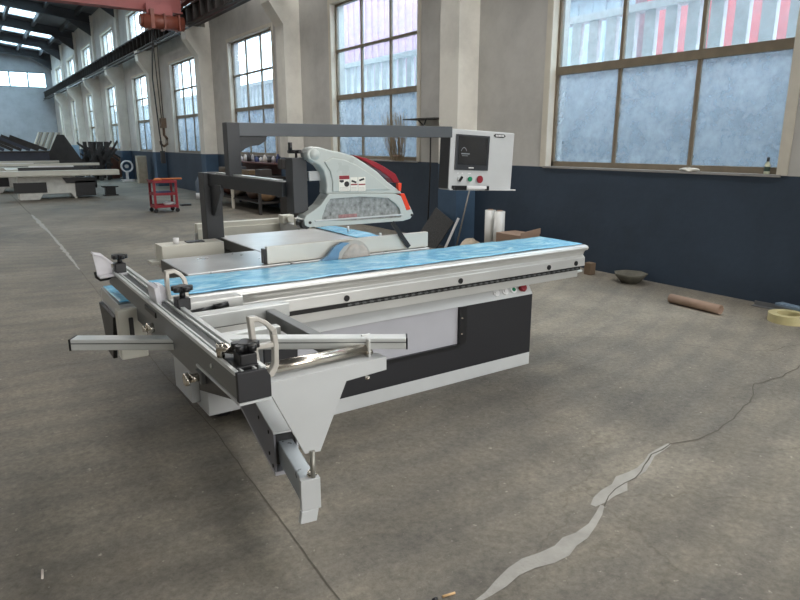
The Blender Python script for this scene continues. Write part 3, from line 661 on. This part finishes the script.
# middle stop
s2 = P('flip_stop', MB().prism([(.556,1.056),(.576,1.058),(.582,.965),(.565,.962)], 'y', 2.52, 2.64).prism([(.576,1.060),(.599,1.056),(.628,1.02),(.624,.944),(.580,.944)], 'y', 2.56, 2.62), M('white_aluminium', (214, 212, 216)), cf, 'silver block stop in the middle', .002)
knob(.635, 2.42, .985, .09, s2, 1.1)
P('stop_foot', MB().box(.535, .57, 2.45, 2.62, .953, .975), BLK, s2)
def dhandle(y, o, i, par):
    P('handle_loop', MB().prism(o, 'y', y-.012, y+.012, inner=i), M('cast_aluminium', (198, 194, 186), .3, .35), par, 'D-shaped aluminium stop plate', .003)
dhandle(2.56, [(.612,.995),(.608,1.06),(.610,1.113),(.648,1.116),(.672,1.10),(.691,1.073),(.697,1.04),(.692,.97),(.684,.942),(.665,.925),(.64,.925),(.625,.95)],
        [(.628,.985),(.624,1.055),(.625,1.098),(.645,1.101),(.662,1.088),(.676,1.068),(.681,1.04),(.678,.98),(.670,.955),(.658,.942),(.645,.942),(.636,.96)], s2)
P('cross_bar', MB().box(.62, .69, 2.55, 2.57, .995, 1.008), M('cast_aluminium', (198, 194, 186)), s2)
s3 = P('flip_stop', MB().box(.552, .62, 1.62, 1.74, .985, 1.0), BLK, cf, 'black clamp stop at the near end', .003)
knob(.598, 1.66, .985, .072, s3, 1.1); P('lock_screw', MB().tube((.585, 1.72, 1.02), (.54, 1.74, 1.03), .014).tube((.55, 1.735, 1.04), (.55, 1.735, 1.0), .012), CHROME, s3, bevel=0)
dhandle(1.70, [(.632,.985),(.628,1.04),(.622,1.118),(.648,1.116),(.679,1.098),(.706,1.070),(.711,1.02),(.709,.955),(.700,.937),(.689,.923),(.655,.922),(.637,.948)],
        [(.650,.985),(.643,1.04),(.639,1.100),(.650,1.101),(.671,1.087),(.690,1.063),(.695,1.02),(.693,.965),(.686,.950),(.677,.938),(.664,.938),(.652,.960)], s3)
P('cross_bar', MB().box(.637, .70, 1.69, 1.71, 1.015, 1.03), M('cast_aluminium', (198, 194, 186)), s3)
# crosscut frame below the fence
fr = P('crosscut_frame', MB().box(.585, .665, 1.98, 3.04, .80, .870), ALUD, label='grey side beam of the crosscut frame')
P('frame_beam', MB().box(.68, 1.245, 2.80, 2.885, .775, .842), M('frame_aluminium', (196, 198, 196), .36, .45), fr, bevel=.005)
P('frame_beam', MB().box(.66, 1.10, 2.58, 2.63, .76, .80), ALUB, fr, bevel=.004)
P('side_beam', MB().box(1.115, 1.165, 2.06, 2.79, .765, .825), ALUD, fr, bevel=.003)
P('carriage_plate', MB().box(.62, 1.075, 2.97, 3.075, .79, .868), ALU, fr, bevel=.006)
lk = P('carriage_latch', MB().tube((.80, 2.955, .823), (.92, 2.955, .833), .010).tube((.92, 2.955, .833), (.99, 2.955, .84), .014), BLK, fr, bevel=0)
P('bearing_block', MB().box(.50, .62, 3.04, 3.10, .62, .86), CREAM, fr, 'off-white bearing block', .006)
P('slot', MB().box(.545, .565, 3.03, 3.042, .68, .82), BLK, fr, bevel=.004)
P('frame_clamp', MB().box(.545, .60, 1.94, 2.0, .845, .885), ALUD, fr)
P('clamp_bolt', MB().tube((.55, 1.97, .865), (.515, 1.97, .865), .014).tube((.515, 1.97, .865), (.500, 1.97, .865), .022, 6), CHROME, fr, bevel=0)
P('clamp_bolt', MB().tube((.54, 2.52, .90), (.515, 2.52, .90), .02).tube((.515, 2.52, .9), (.50, 2.52, .9), .012), CHROME, fr, bevel=0)
P('gusset_web', MB().prism([(1.585, .916), (1.61, .90), (2.02, .80), (2.02, .87), (1.9, .916)], 'x', .56, .60), BLK, fr, 'black web under the fence', 0)
# near end plate with the roller
P('fence_flange', MB().box(.54, .632, 1.575, 1.97, .903, .912), STEELG, cf)
ep = P('end_plate', MB().prism([(.675,.752),(.789,.745),(.905,.492),(.968,.485),(1.085,.738),(1.264,.747),(1.264,.800),(.783,.797),(.76,.76),(.675,.765)], 'y', 1.955, 1.967), STEELG, fr, 'light grey tapering end plate', .001)
P('plate_flange', MB().box(.60, 1.264, 1.967, 2.03, .79, .798), STEELG, ep, bevel=0)
P('roller', MB().tube((.72, 2.02, .825), (1.205, 2.02, .825), .022, 24), CHROME, ep, 'long chrome roller', 0)
P('roller_bracket', MB().box(1.205, 1.215, 1.99, 2.05, .79, .87).box(1.205, 1.245, 2.04, 2.05, .79, .875), ALU, ep)
P('bracket_bolt', MB().tube((1.235, 2.04, .85), (1.235, 2.033, .85), .008).tube((1.18, 1.96, .735), (1.18, 1.96, .725), .009).tube((1.2, 2.0, .815), (1.225, 2.0, .815), .01), CHROME, ep, bevel=0)
# long mitre bar lying under the fence
d = Vector((1.35-.262, 1.975-2.64, 0)).normalized()
a0 = Vector((.272, 2.66, .848)); a1 = Vector((1.352, 1.95, .848))
d = (a1-a0).normalized()
mbx = P('mitre_bar', MB().obox(a0, a1, .062, .044), ALUB, label='long silver bar set at an angle under the fence', bevel=.004)
P('bar_groove', MB().obox(a0+Vector((-.0175, -.0265, .006)), a1+Vector((-.0175, -.0265, .006)), .002, .004), ALUD, mbx, bevel=0)
for qa, qb in ((a0-d*.006, a0), (a1, a1+d*.006)): P('end_cap', MB().obox(qa, qb, .064, .046), BLK, mbx, 'black end cap', .001)
# telescopic swing arm
u = Vector((math.sin(R(9.8)), math.cos(R(9.8)), 0))
E = Vector((.920, 1.965, 0))
def arm(a, b, z0, z1, wd): p = E+u*a; q = E+u*b; return MB().obox((p.x, p.y, (z0+z1)/2), (q.x, q.y, (z0+z1)/2), wd, z1-z0)
r_ = Vector((u.y, -u.x, 0))
sa = P('swing_arm', arm(.33, 1.9, .235, .253, .105), LAV, label='telescopic support arm below the frame', bevel=.001)
for zz in ((.253, .425, -1), (.253, .425, 1)):
    c0 = E+u*.33+r_*.0485*zz[2]; c1 = E+u*1.9+r_*.0485*zz[2]
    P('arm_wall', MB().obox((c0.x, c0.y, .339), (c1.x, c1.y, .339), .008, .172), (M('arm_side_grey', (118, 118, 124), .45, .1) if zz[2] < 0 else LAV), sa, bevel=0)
P('arm_top', arm(.33, 1.9, .425, .433, .105), STEELG, sa, bevel=.001)
P('arm_liner', arm(.345, 1.2, .28, .415, .086), BLK, sa, bevel=0)
it = P('inner_tube', arm(.0, 1.1, .285, .385, .062), M('zinc_tube', (178, 186, 192), .3, .55), sa, 'zinc coloured inner tube', .004)
for a_, z_ in ((.42, .40), (.42, .30), (.62, .385), (.36, .27)): q = E+u*a_-r_*.053; P('arm_screw', MB().tube(q, q-r_*.004, .008).add([], []), BLK, sa, bevel=0).location.z = z_
ec = P('arm_end_cap', MB().obox((E.x-u.x*.028, E.y-u.y*.028, .33), (E.x, E.y, .33), .075, .125).prism([(.875, .27), (.945, .265), (.935, .215), (.868, .222)], 'y', E.y-.028, E.y-.006), STEELG, sa, 'light grey end cap', .002)
P('support_bolt', MB().tube((.932, 1.950, .36), (.932, 1.950, .50), .010, 14), M('threaded_steel', (150, 148, 140), .4, .7), sa, bevel=0)
P('hex_nut', MB().tube((.932, 1.962, .386), (.932, 1.962, .40), .019, 6).tube((.932, 1.962, .402), (.932, 1.962, .412), .016, 6), CHROME, sa, bevel=0)
P('arm_pivot', MB().tube((1.20, 3.62, .18), (1.20, 3.62, .62), .05, 24), STEELG, sa, bevel=0)
# ============================================================ SMALL THINGS ON THE FLOOR NEAR THE WALL
tb = MB().pipe((5.90, 3.70, .05), (5.86, 3.14, .05), .046, .039)
o = build('cardboard_tube', tb, CARD, loc=(5.88, 3.42, 0)); tag(o, 'brown cardboard core tube lying on the floor by the blue wall', 'tube')
pan = MB().lathe((6.40, 4.56, .0), [(.001, .004), (.10, .0), (.185, .09), (.20, .115), (.182, .11), (.10, .02), (.001, .02)], 7)
o = build('dust_pan_bowl', pan, M('weathered_grey_plastic', (92, 90, 80), .7, var=.25, scale=12), loc=(6.4, 4.62, 0)); tag(o, 'weathered grey shallow bowl on the floor against the blue wall', 'bowl')
def ring_roll(nm, cx, cy, r, ri, h, z, mat, lab, cat):
    o = build(nm, MB().lathe((cx, cy, z), [(ri, 0), (r, 0), (r, h), (ri, h), (ri, 0)], 40), mat, loc=(cx, cy, z))
    for q in o.data.polygons: q.use_smooth = False
    return tag(o, lab, cat)
ring_roll('tape_roll', 6.16, 2.66, .17, .10, .075, 0, M('yellow_translucent_tape', (196, 186, 140), .35, var=.08, scale=20), 'flat yellowish roll of packing strap on the floor', 'roll')
bar = MB().prism([(2.72, .03), (2.76, .03), (2.76, .034), (2.724, .034), (2.724, .07), (2.72, .07)], 'x', -.5, .5)
bar = MB().obox((6.50, 3.16, .004), (6.52, 2.60, .004), .06, .006).obox((6.53, 3.16, .025), (6.55, 2.60, .025), .006, .045)
o = build('steel_angle', bar, M('grey_steel', (130, 132, 134), .4, .6), loc=(6.57, 2.96, 0)); tag(o, 'grey steel angle bar lying along the foot of the wall', 'bar')
bx = MB().obox((6.42, 2.88, .09), (6.30, 2.36, .09), .10, .022)
for i in range(9): t = .05+i*.1; q = Vector((6.42, 2.88, .103)).lerp(Vector((6.30, 2.36, .103)), t); bx.obox(q+Vector((-.04, 0, 0)), q+Vector((.04, 0, 0)), .02, .004)
o = build('blue_grey_rack', bx, M('blue_grey_plastic', (112, 132, 150), .5), loc=(6.3, 2.55, .08)); tag(o, 'blue-grey slatted strip resting on the yellowish roll', 'strip')
bt = build('cigarette_butt', MB().tube((1.235, 1.545, .006), (1.285, 1.535, .006), .0045, 10), M('cigarette_tan', (214, 176, 130), .7), loc=(1.26, 1.54, 0)); tag(bt, 'small tan cigarette butt on the concrete near the bottom edge', 'litter')
bt2 = build('pebble', MB().blob((1.205, 1.55, .006), .014, .008, .006, 2, .2, 8, 5), BLK, loc=(1.2, 1.55, 0)); tag(bt2, 'small dark pebble beside the cigarette butt', 'litter')
cbx = build('cardboard_box', MB().box(6.34, 6.44, 5.10, 5.20, 0, .15), M('dirty_carton', (112, 94, 76), .8), loc=(6.38, 5.16, 0), bevel=.006); tag(cbx, 'small brown carton on the floor just beyond the end of the sliding table', 'box')
# rolls of stretch film and cartons behind the table
RW = M('white_stretch_film', (214, 214, 210), .25, var=.04, coat=.4)
for (x, y, lab) in ((6.20, 6.82, 'white upright roll of stretch film, the left one behind the table'), (6.20, 6.63, 'white upright roll of stretch film, the right one behind the table')):
    t = thing('stretch_film_roll', lab, 'roll', (x, y, 0), 'stretch film rolls')
    build('film', MB().tube((x, y, .02), (x, y, .68), .078, 28), RW, t); build('core', MB().pipe((x, y, 0), (x, y, .69), .04, .034), CARD, t)
t = thing('cardboard_box', 'brown open carton beside the white film rolls', 'box', (6.15, 6.2, 0)); build('box_body', MB().box(5.98, 6.34, 5.98, 6.45, 0, .42), CARD, t, bevel=.004)
build('box_flap', MB().prism([(5.98, .42), (6.34, .42), (6.34, .50), (5.98, .46)], 'y', 5.97, 5.98), CARD, t)
t = build('paper_sack', MB().blob((6.05, 7.08, .1), .2, .13, .14, 5, .15), M('beige_sack', (168, 156, 138), .8, var=.1, bump=.5), loc=(6.15, 7.42, 0)); tag(t, 'beige crumpled sack on the floor left of the film rolls', 'sack')
def lean(nm, p, q, wd, th, mat, lab, cat, up=(0,0,1)):
    o = build(nm, MB().obox(p, q, wd, th, up=up), mat, loc=(p[0], p[1], 0), bevel=.002); return tag(o, lab, cat)
lean('board', (5.96, 8.10, .0), (6.19, 7.86, .52), .42, .02, M('dark_speckled_board', (60, 60, 60), .7, var=.4, scale=60), 'dark speckled board leaning against the pillar', 'board', up=(1, .2, 0))
o = build('white_stick', MB().obox((6.03, 7.66, .0), (6.17, 7.50, .50), .035, .035), WHT, loc=(6.05, 7.6, 0)); tag(o, 'short white batten leaning beside the dark board', 'stick')
o = build('steel_rod', MB().tube((6.05, 7.42, .0), (6.24, 7.22, 1.31), .012, 10), M('bare_steel', (150, 146, 140), .35, .6), loc=(6.05, 7.42, 0)); tag(o, 'thin steel rod leaning against the blue pillar below the control box', 'rod')
# window sill things
t = thing('spray_bottle', 'small pale bottle with black cap standing on the near window sill', 'bottle', (6.70, 3.30, 1.304))
build('bottle_body', MB().lathe((6.70, 3.30, 1.304), [(.001, 0), (.026, 0), (.028, .02), (.027, .09), (.012, .12), (.012, .13), (.001, .13)], 20), M('pale_yellow_plastic', (214, 216, 190), .4), t)
build('bottle_label', MB().lathe((6.70, 3.30, 1.304), [(.0285, .03), (.0295, .03), (.0285, .075)], 20), M('dark_print_label', (70, 90, 80), .5), t)
build('bottle_cap', MB().lathe((6.70, 3.30, 1.304), [(.014, .125), (.014, .165), (.001, .168)], 16), BLK, t)
o = build('rag', MB().blob((6.68, 4.12, 1.32), .04, .12, .022, 8, .3, 22, 10), M('white_rag', (214, 210, 200), .9, bump=.6), loc=(6.68, 4.12, 1.304)); tag(o, 'crumpled white rag on the near window sill', 'rag')
t = thing('twig_bundle', 'bundle of dry brown twigs standing on the second window sill', 'dried plant', (6.55, 9.75, 1.3))
rnd = random.Random(3)
tw = MB()
for i in range(120):
    a, q_ = rnd.uniform(0, 6.283), rnd.uniform(0, 1)**.6; h = rnd.uniform(.4, .95)*(1-.1*q_)
    p0 = Vector((6.57+.05*math.cos(a)*q_, 9.76+.19*math.sin(a)*q_, 1.304)); p2 = Vector((6.50+.16*math.cos(a)*q_, 9.78+.36*math.sin(a)*q_, 1.304+h)); p1 = p0.lerp(p2, .5)+Vector((0, .05*math.sin(a), 0))
    tw.path([p0, p1, p2], rnd.uniform(.0018, .0042), 4)
    if i % 2: tw.path([p1, p1+Vector((rnd.uniform(-.06, .06), rnd.uniform(-.12, .12), h*.4))], .0018, 4)
o = build('twigs', tw, M('dry_brown_twig', (150, 132, 106), .85, var=.3), t); o['kind'] = 'stuff'
build('binding', MB().lathe((6.55, 9.72, 1.38), [(.08, 0), (.085, .01), (.08, .03)], 14), CARD, t)
# cable hanging from a bracket on the wall
t = thing('wall_bracket', 'small dark steel shelf bracket on the wall between the second window and the near pillar', 'bracket', (6.45, 8.75, 1.95))
build('shelf_plate', MB().box(6.30, W, 8.35, 9.2, 1.99, 2.01), RUST, t); build('bracket_arm', MB().obox((6.62, 8.8, 1.75), (6.34, 8.8, 1.98), .02, .02), RUST, t)
pts = [(6.32, 8.55, 2.0), (6.30, 8.62, 1.85), (6.31, 8.75, 1.78), (6.30, 8.66, 1.72), (6.30, 8.50, 1.80), (6.31, 8.42, 1.7), (6.31, 8.42, 1.2), (6.31, 8.45, .7), (6.33, 8.5, .2), (6.3, 8.6, .02)]
o = build('hanging_cable', MB().path(pts, .012, 8), BLK, loc=(6.31, 8.5, 0)); tag(o, 'black cable looping down from the wall bracket beside the second window', 'cable')
# ============================================================ WORKBENCH AND ITS CLUTTER BY THE THIRD WINDOW
wb = thing('workbench', 'dark steel workbench along the wall under the third window', 'workbench', (5.95, 15.3, 0))
build('bench_top', MB().box(5.55, 6.5, 13.95, 17.6, .80, .86), RUST, wb)
for x in (5.6, 6.42):
    for y in (14.0, 15.8, 17.5): build('leg', MB().box(x-.03, x+.03, y-.03, y+.03, 0, .8), (WINT if (x < 6 and y == 15.8) else RUST), wb, 'pale painted leg' if (x < 6 and y == 15.8) else None)
build('shelf', MB().box(5.6, 6.45, 13.95, 17.6, .25, .28), RUST, wb)
build('back_shelf', MB().box(6.15, 6.62, 14.2, 17.6, 1.12, 1.15).box(6.58, 6.62, 14.2, 17.6, .86, 1.15), M('reddish_shelf', (98, 62, 56), .6), wb)
rnd = random.Random(11)
cols = [(210, 208, 206), (70, 84, 130), (190, 190, 196), (60, 60, 62), (216, 214, 210)]
wl_ = ['white', 'blue', 'silver', 'black', 'off-white']
for i in range(12):
    y = 14.35+i*.27; h = rnd.uniform(.12, .22); cidx = i % 5; r = rnd.uniform(.035, .06)
    t = thing('jar', '%s container on the shelf above the workbench, place %s from the near end' % (wl_[cidx], ['first','second','third','fourth','fifth','sixth','seventh','eighth','ninth','tenth','eleventh','twelfth'][i]), 'container', (6.36, y, 1.15), 'containers on the bench shelf')
    build('jar_body', MB().lathe((6.36, y, 1.15), [(.001, 0), (r, 0), (r, h*.7), (r*.5, h*.85), (r*.5, h), (.001, h)], 12), M('jar_%s' % wl_[cidx], cols[cidx], .4), t)
for i, (y, sx, sy, sz, cc, lb) in enumerate(((14.3, .3, .3, .16, (70, 64, 60), 'dark metal tray'), (15.0, .3, .5, .12, (112, 92, 66), 'brown open carton'), (15.8, .25, .35, .18, (58, 60, 66), 'black tool case'), (16.7, .3, .5, .14, (96, 84, 70), 'dusty brown box'))):
    o = build('tool_box', MB().box(5.75, 5.75+sx, y, y+sy, .86, .86+sz), M('bench_box_%d' % i, cc, .6), loc=(5.9, y, .86), bevel=.01); tag(o, lb+' on the workbench top', 'box')
for i, (y, cc, lb) in enumerate(((14.4, (150, 120, 90), 'tan'), (15.1, (80, 60, 50), 'rusty'), (16.3, (120, 112, 100), 'grey'), (17.0, (86, 50, 40), 'reddish'))):
    o = build('metal_part', MB().blob((5.95, y, .40), .2, .22, .12, i, .25), M('bench_scrap_%d' % i, cc, .6, .3, var=.3), loc=(5.95, y, .28)); tag(o, lb+' machine part on the lower shelf of the workbench', 'metal part')
t = thing('press_machine', 'dark bench drill at the near end of the workbench', 'machine', (6.1, 13.3, 0))
build('pedestal', MB().box(5.9, 6.3, 13.1, 13.55, 0, .75), RUST, t); build('column', MB().tube((6.1, 13.4, .75), (6.1, 13.4, 1.3), .05), RUST, t); build('head', MB().box(5.85, 6.25, 13.25, 13.5, 1.05, 1.28), RUST, t, bevel=.02)
t = thing('gas_bottle', 'white and blue bottle on the floor by the blue wall, left of the dark upright', 'bottle', (5.85, 19.4, 0))
build('bottle_body', MB().lathe((5.85, 19.4, 0), [(.001, 0), (.11, 0), (.11, .16), (.10, .17)], 18), WHT, t); build('bottle_top', MB().lathe((5.85, 19.4, 0), [(.10, .17), (.10, .5), (.04, .58), (.04, .64), (.001, .64)], 18), M('steel_blue', (80, 92, 106), .5), t)
# ============================================================ RED TROLLEY
tx, ty = 3.95, 16.0
t = thing('tool_trolley', 'red three-tier tool trolley standing on the open floor', 'trolley', (tx, ty, 0))
for x in (tx-.25, tx+.25):
    for y in (ty-.22, ty+.22): build('upright', MB().box(x-.025, x+.025, y-.025, y+.025, .1, .76), RED, t); build('castor', MB().tube((x, y-.015, .05), (x, y+.015, .05), .05), BLK, t)
for z in (.12, .41, .70): build('tray', MB().box(tx-.27, tx+.27, ty-.24, ty+.24, z, z+.02).box(tx-.27, tx+.27, ty-.25, ty-.23, z, z+.06).box(tx-.27, tx+.27, ty+.23, ty+.25, z, z+.06).box(tx-.28, tx-.26, ty-.24, ty+.24, z, z+.06).box(tx+.26, tx+.28, ty-.24, ty+.24, z, z+.06), RED, t)
build('push_handle', MB().path([(tx-.27, ty-.22, .74), (tx-.31, ty-.22, .77), (tx-.31, ty+.22, .77), (tx-.27, ty+.22, .74)], .012), RED, t)
o = build('orange_tool', MB().tube((tx-.05, ty, .785), (tx+.45, ty-.06, .785), .022).blob((tx-.1, ty, .765), .1, .07, .045, 2), M('orange_brown_tool', (186, 112, 66), .5), loc=(tx, ty, .95)); tag(o, 'orange brown tool on the top tray of the red trolley', 'tool')
o = build('blue_tool_case', MB().box(tx-.15, tx+.15, ty-.15, ty+.15, .43, .50), M('navy_case', (48, 60, 96), .5), loc=(tx, ty, .52)); tag(o, 'navy tool case on the middle tray of the red trolley', 'case')
o = build('white_cloth', MB().blob((tx+.12, ty, .19), .14, .1, .045, 3, .2), WHT, loc=(tx, ty, .14)); tag(o, 'white cloth on the bottom tray of the red trolley', 'cloth')
o = build('dark_pedal', MB().box(4.68, 4.95, 17.2, 17.35, 0, .05), BLK, loc=(4.8, 17.3, 0)); tag(o, 'flat black bar on the floor right of the red trolley', 'bar')
# ============================================================ BY THE FAR WALL
o = build('cream_panel_stack', MB().box(6.10, 6.46, 28.4, 28.8, 0, 1.12), M('cream_board', (176, 168, 150), .7), loc=(6.3, 28.6, 0)); tag(o, 'tall cream board package standing on end against the blue wall', 'package')
t = thing('pedestal_fan', 'white floor machine with round head beside the cream package', 'fan', (6.0, 30.2, 0))
build('fan_ring', MB().lathe((6.0, 30.1, .65), [(.20, -.06), (.26, -.06), (.26, .06), (.20, .06), (.20, -.06)], 24, 'y'), WHT, t); build('stand', MB().tube((6.0, 30.2, .05), (6.0, 30.2, .45), .06).box(5.75, 6.25, 30.0, 30.4, 0, .08), WHT, t); build('blade', MB().tube((6.0, 30.1, .65), (6.0, 30.2, .65), .08), STEELG, t)
for i, (x, y, sx, sy, h, lb) in enumerate(((6.0, 34.2, .55, .6, .95, 'brown carton stack at the foot of the far wall, nearest to the cream package'), (5.45, 35.2, .4, .5, .55, 'low brown carton left of the taller carton stack'))):
    o = build('cardboard_box', MB().box(x, x+sx, y, y+sy, 0, h), M('red_brown_carton', (140, 104, 84), .7), loc=(x, y, 0), bevel=.01); tag(o, lb, 'box')
t = thing('black_stool', 'small black block stool on the open floor right of the far saw', 'stool', (3.85, 22.2, 0))
build('stool_top', MB().box(3.62, 4.08, 22.05, 22.35, .26, .30), BLK, t); build('stool_body', MB().box(3.7, 4.0, 22.1, 22.3, .03, .26).box(3.64, 4.06, 22.06, 22.34, 0, .03), BLK, t)
# far panel saws
def far_saw(x0, y, lab, flip=False):
    t = thing('panel_saw', lab, 'machine', (x0+1.5, y, 0), 'panel saws in the background')
    b_ = lambda n, m_, mt, l=None: build(n, m_, mt, t, l, .004)
    b_('base_cabinet', MB().prism([(x0+.35, 0), (x0+.85, 0), (x0+.95, .16), (x0+1.7, .16), (x0+1.8, 0), (x0+1.86, 0), (x0+1.86, .66), (x0+.35, .66)], 'y', y, y+.9), M('off_white_paint', (214, 213, 206), .4))
    b_('front_panel', MB().box(x0+.22, x0+1.07, y-.02, y, .20, .50), BLK, 'black front panel')
    b_('motor_cover', MB().box(x0+1.83, x0+2.38, y-.05, y+.7, .06, .52).prism([(x0+1.6, .46), (x0+2.4, .46), (x0+2.4, .62), (x0+1.5, .62)], 'y', y-.05, y+.3).tube((x0+2.38, y+.2, .4), (x0+2.46, y+.2, .4), .12), BLK, 'black motor cover')
    b_('sliding_table', MB().box(x0-1.4, x0+3.05, y-.35, y+.05, .68, .84).box(x0-1.4, x0+3.05, y-.37, y-.35, .70, .74), CREAM)
    b_('table_rail', MB().box(x0+.4, x0+2.3, y+.06, y+.10, .84, .93), BLK)
    b_('saw_table', MB().box(x0+.1, x0+2.1, y+.1, y+1.3, .84, .88), CREAM)
    b_('rip_fence', MB().box(x0+.7, x0+1.9, y+.4, y+.46, .88, .96), WHT)
    b_('outer_rail', MB().box(x0-.1, x0+2.85, y+1.7, y+1.8, .92, 1.0), CREAM)
far_saw(.95, 21.6, 'white panel saw with black front panels in the background left')
far_saw(.2, 25.4, 'second white panel saw directly behind the background one')
# stacked machine profiles and steel heap
t = thing('steel_rack', 'long dark slate steel crate behind the background saws', 'crate', (1.5, 29, 0))
build('crate_body', MB().box(-1.0, 2.9, 28.6, 29.4, .5, 1.28), M('slate_steel', (60, 66, 80), .55, var=.15), t); build('crate_lid', MB().box(-1.05, 2.95, 28.55, 29.45, 1.28, 1.33), RUST, t)
build('skid', MB().box(-1.0, 2.9, 28.6, 29.4, 0, .5), RUST, t)
rnd = random.Random(21)
lbn = ['first', 'second', 'third', 'fourth', 'fifth', 'sixth', 'seventh', 'eighth', 'ninth', 'tenth']
for i in range(9):
    x = -.3+i*.30
    o = build('guard_arm_blank', MB().obox((x+.9, 30.2, 1.36), (x-.35, 30.25, 2.0-.02*abs(i-3)), .14, .12), (RUST if i % 3 else M('slate_steel', (60, 66, 80))), loc=(x, 30.2, 1.33)); tag(o, 'dark slanting steel arm stacked behind the slate crate, %s from the left' % lbn[i], 'steel arm', 'stacked steel arms')
o = build('arm_pallet', MB().box(-.7, 2.9, 29.9, 30.6, 0, 1.30), RUST, loc=(1.6, 30.2, 0)); tag(o, 'dark pallet block that carries the slanting steel arms', 'pallet')
for i in range(8):
    x = 2.75+i*.115
    o = build('cream_profile', MB().obox((x, 33.0, 1.37), (x+.34, 33.3, 2.1), .08, .05), (CREAM if i % 2 == 0 else M('taupe_profile', (150, 142, 128), .6)), loc=(x, 33, 1.3)); tag(o, '%s leaning profile plate in the row beyond the saws, %s from the left' % ('cream' if i % 2 == 0 else 'taupe', lbn[i]), 'plate', 'leaning profile plates')
o = build('profile_pallet', MB().box(2.5, 3.95, 32.8, 33.6, 0, 1.33), M('grey_crate', (120, 124, 128), .6), loc=(4.1, 33.2, 0)); tag(o, 'grey crate under the row of leaning profile plates', 'crate')
t = thing('steel_cover', 'dark triangular steel cover standing right of the leaning plates', 'cover', (4.6, 30.8, 0))
build('cover_plate', MB().prism([(2.95, .9), (4.35, .9), (3.75, 1.98), (3.5, 1.98)], 'y', 30.7, 30.8), RUST, t); build('cover_box', MB().box(2.95, 4.35, 30.6, 31.3, 0, .9), RUST, t)
o = build('light_blue_box', MB().box(4.0, 4.4, 31.6, 32.2, 0, 1.55), M('light_blue_cabinet', (150, 182, 204), .5), loc=(5.1, 32.3, 0)); tag(o, 'light blue cabinet behind the triangular steel cover', 'cabinet')
for i in range(15):
    x = 4.75+rnd.uniform(0, 1.0); y = 31.4+i*.16; z = .3+rnd.uniform(0, .5)
    o = build('scrap_frame', MB().obox((x-.3, y, z), (x+.4, y+.02, z+rnd.uniform(.5, 1.15)), .06, .09).obox((x-.35, y+.02, z+.9), (x+.45, y, z+.3), .07, .07).box(x-.1, x+.02, y, y+.1, 0, 1.7), RUST, loc=(x, y, 0))
    tag(o, 'dark rusty steel frame in the heap by the far pillars', 'steel frame', 'rusty frames in the heap')
t = thing('rust_column', 'reddish rusty machine column at the right end of the dark heap', 'machine', (6.0, 33.0, 0))
build('column_body', MB().box(5.85, 6.2, 32.9, 33.3, 0, 1.1).tube((6.0, 33.1, 1.1), (6.0, 33.1, 1.45), .14), M('rust_red', (96, 62, 50), .7), t)
o = build('cigarette_butt', MB().tube((.05, 2.53, .005), (.045, 2.475, .005), .0045, 10), M('white_paper', (216, 206, 196), .7), loc=(.047, 2.5, 0)); tag(o, 'pale cigarette butt on the concrete in the near left corner', 'litter')
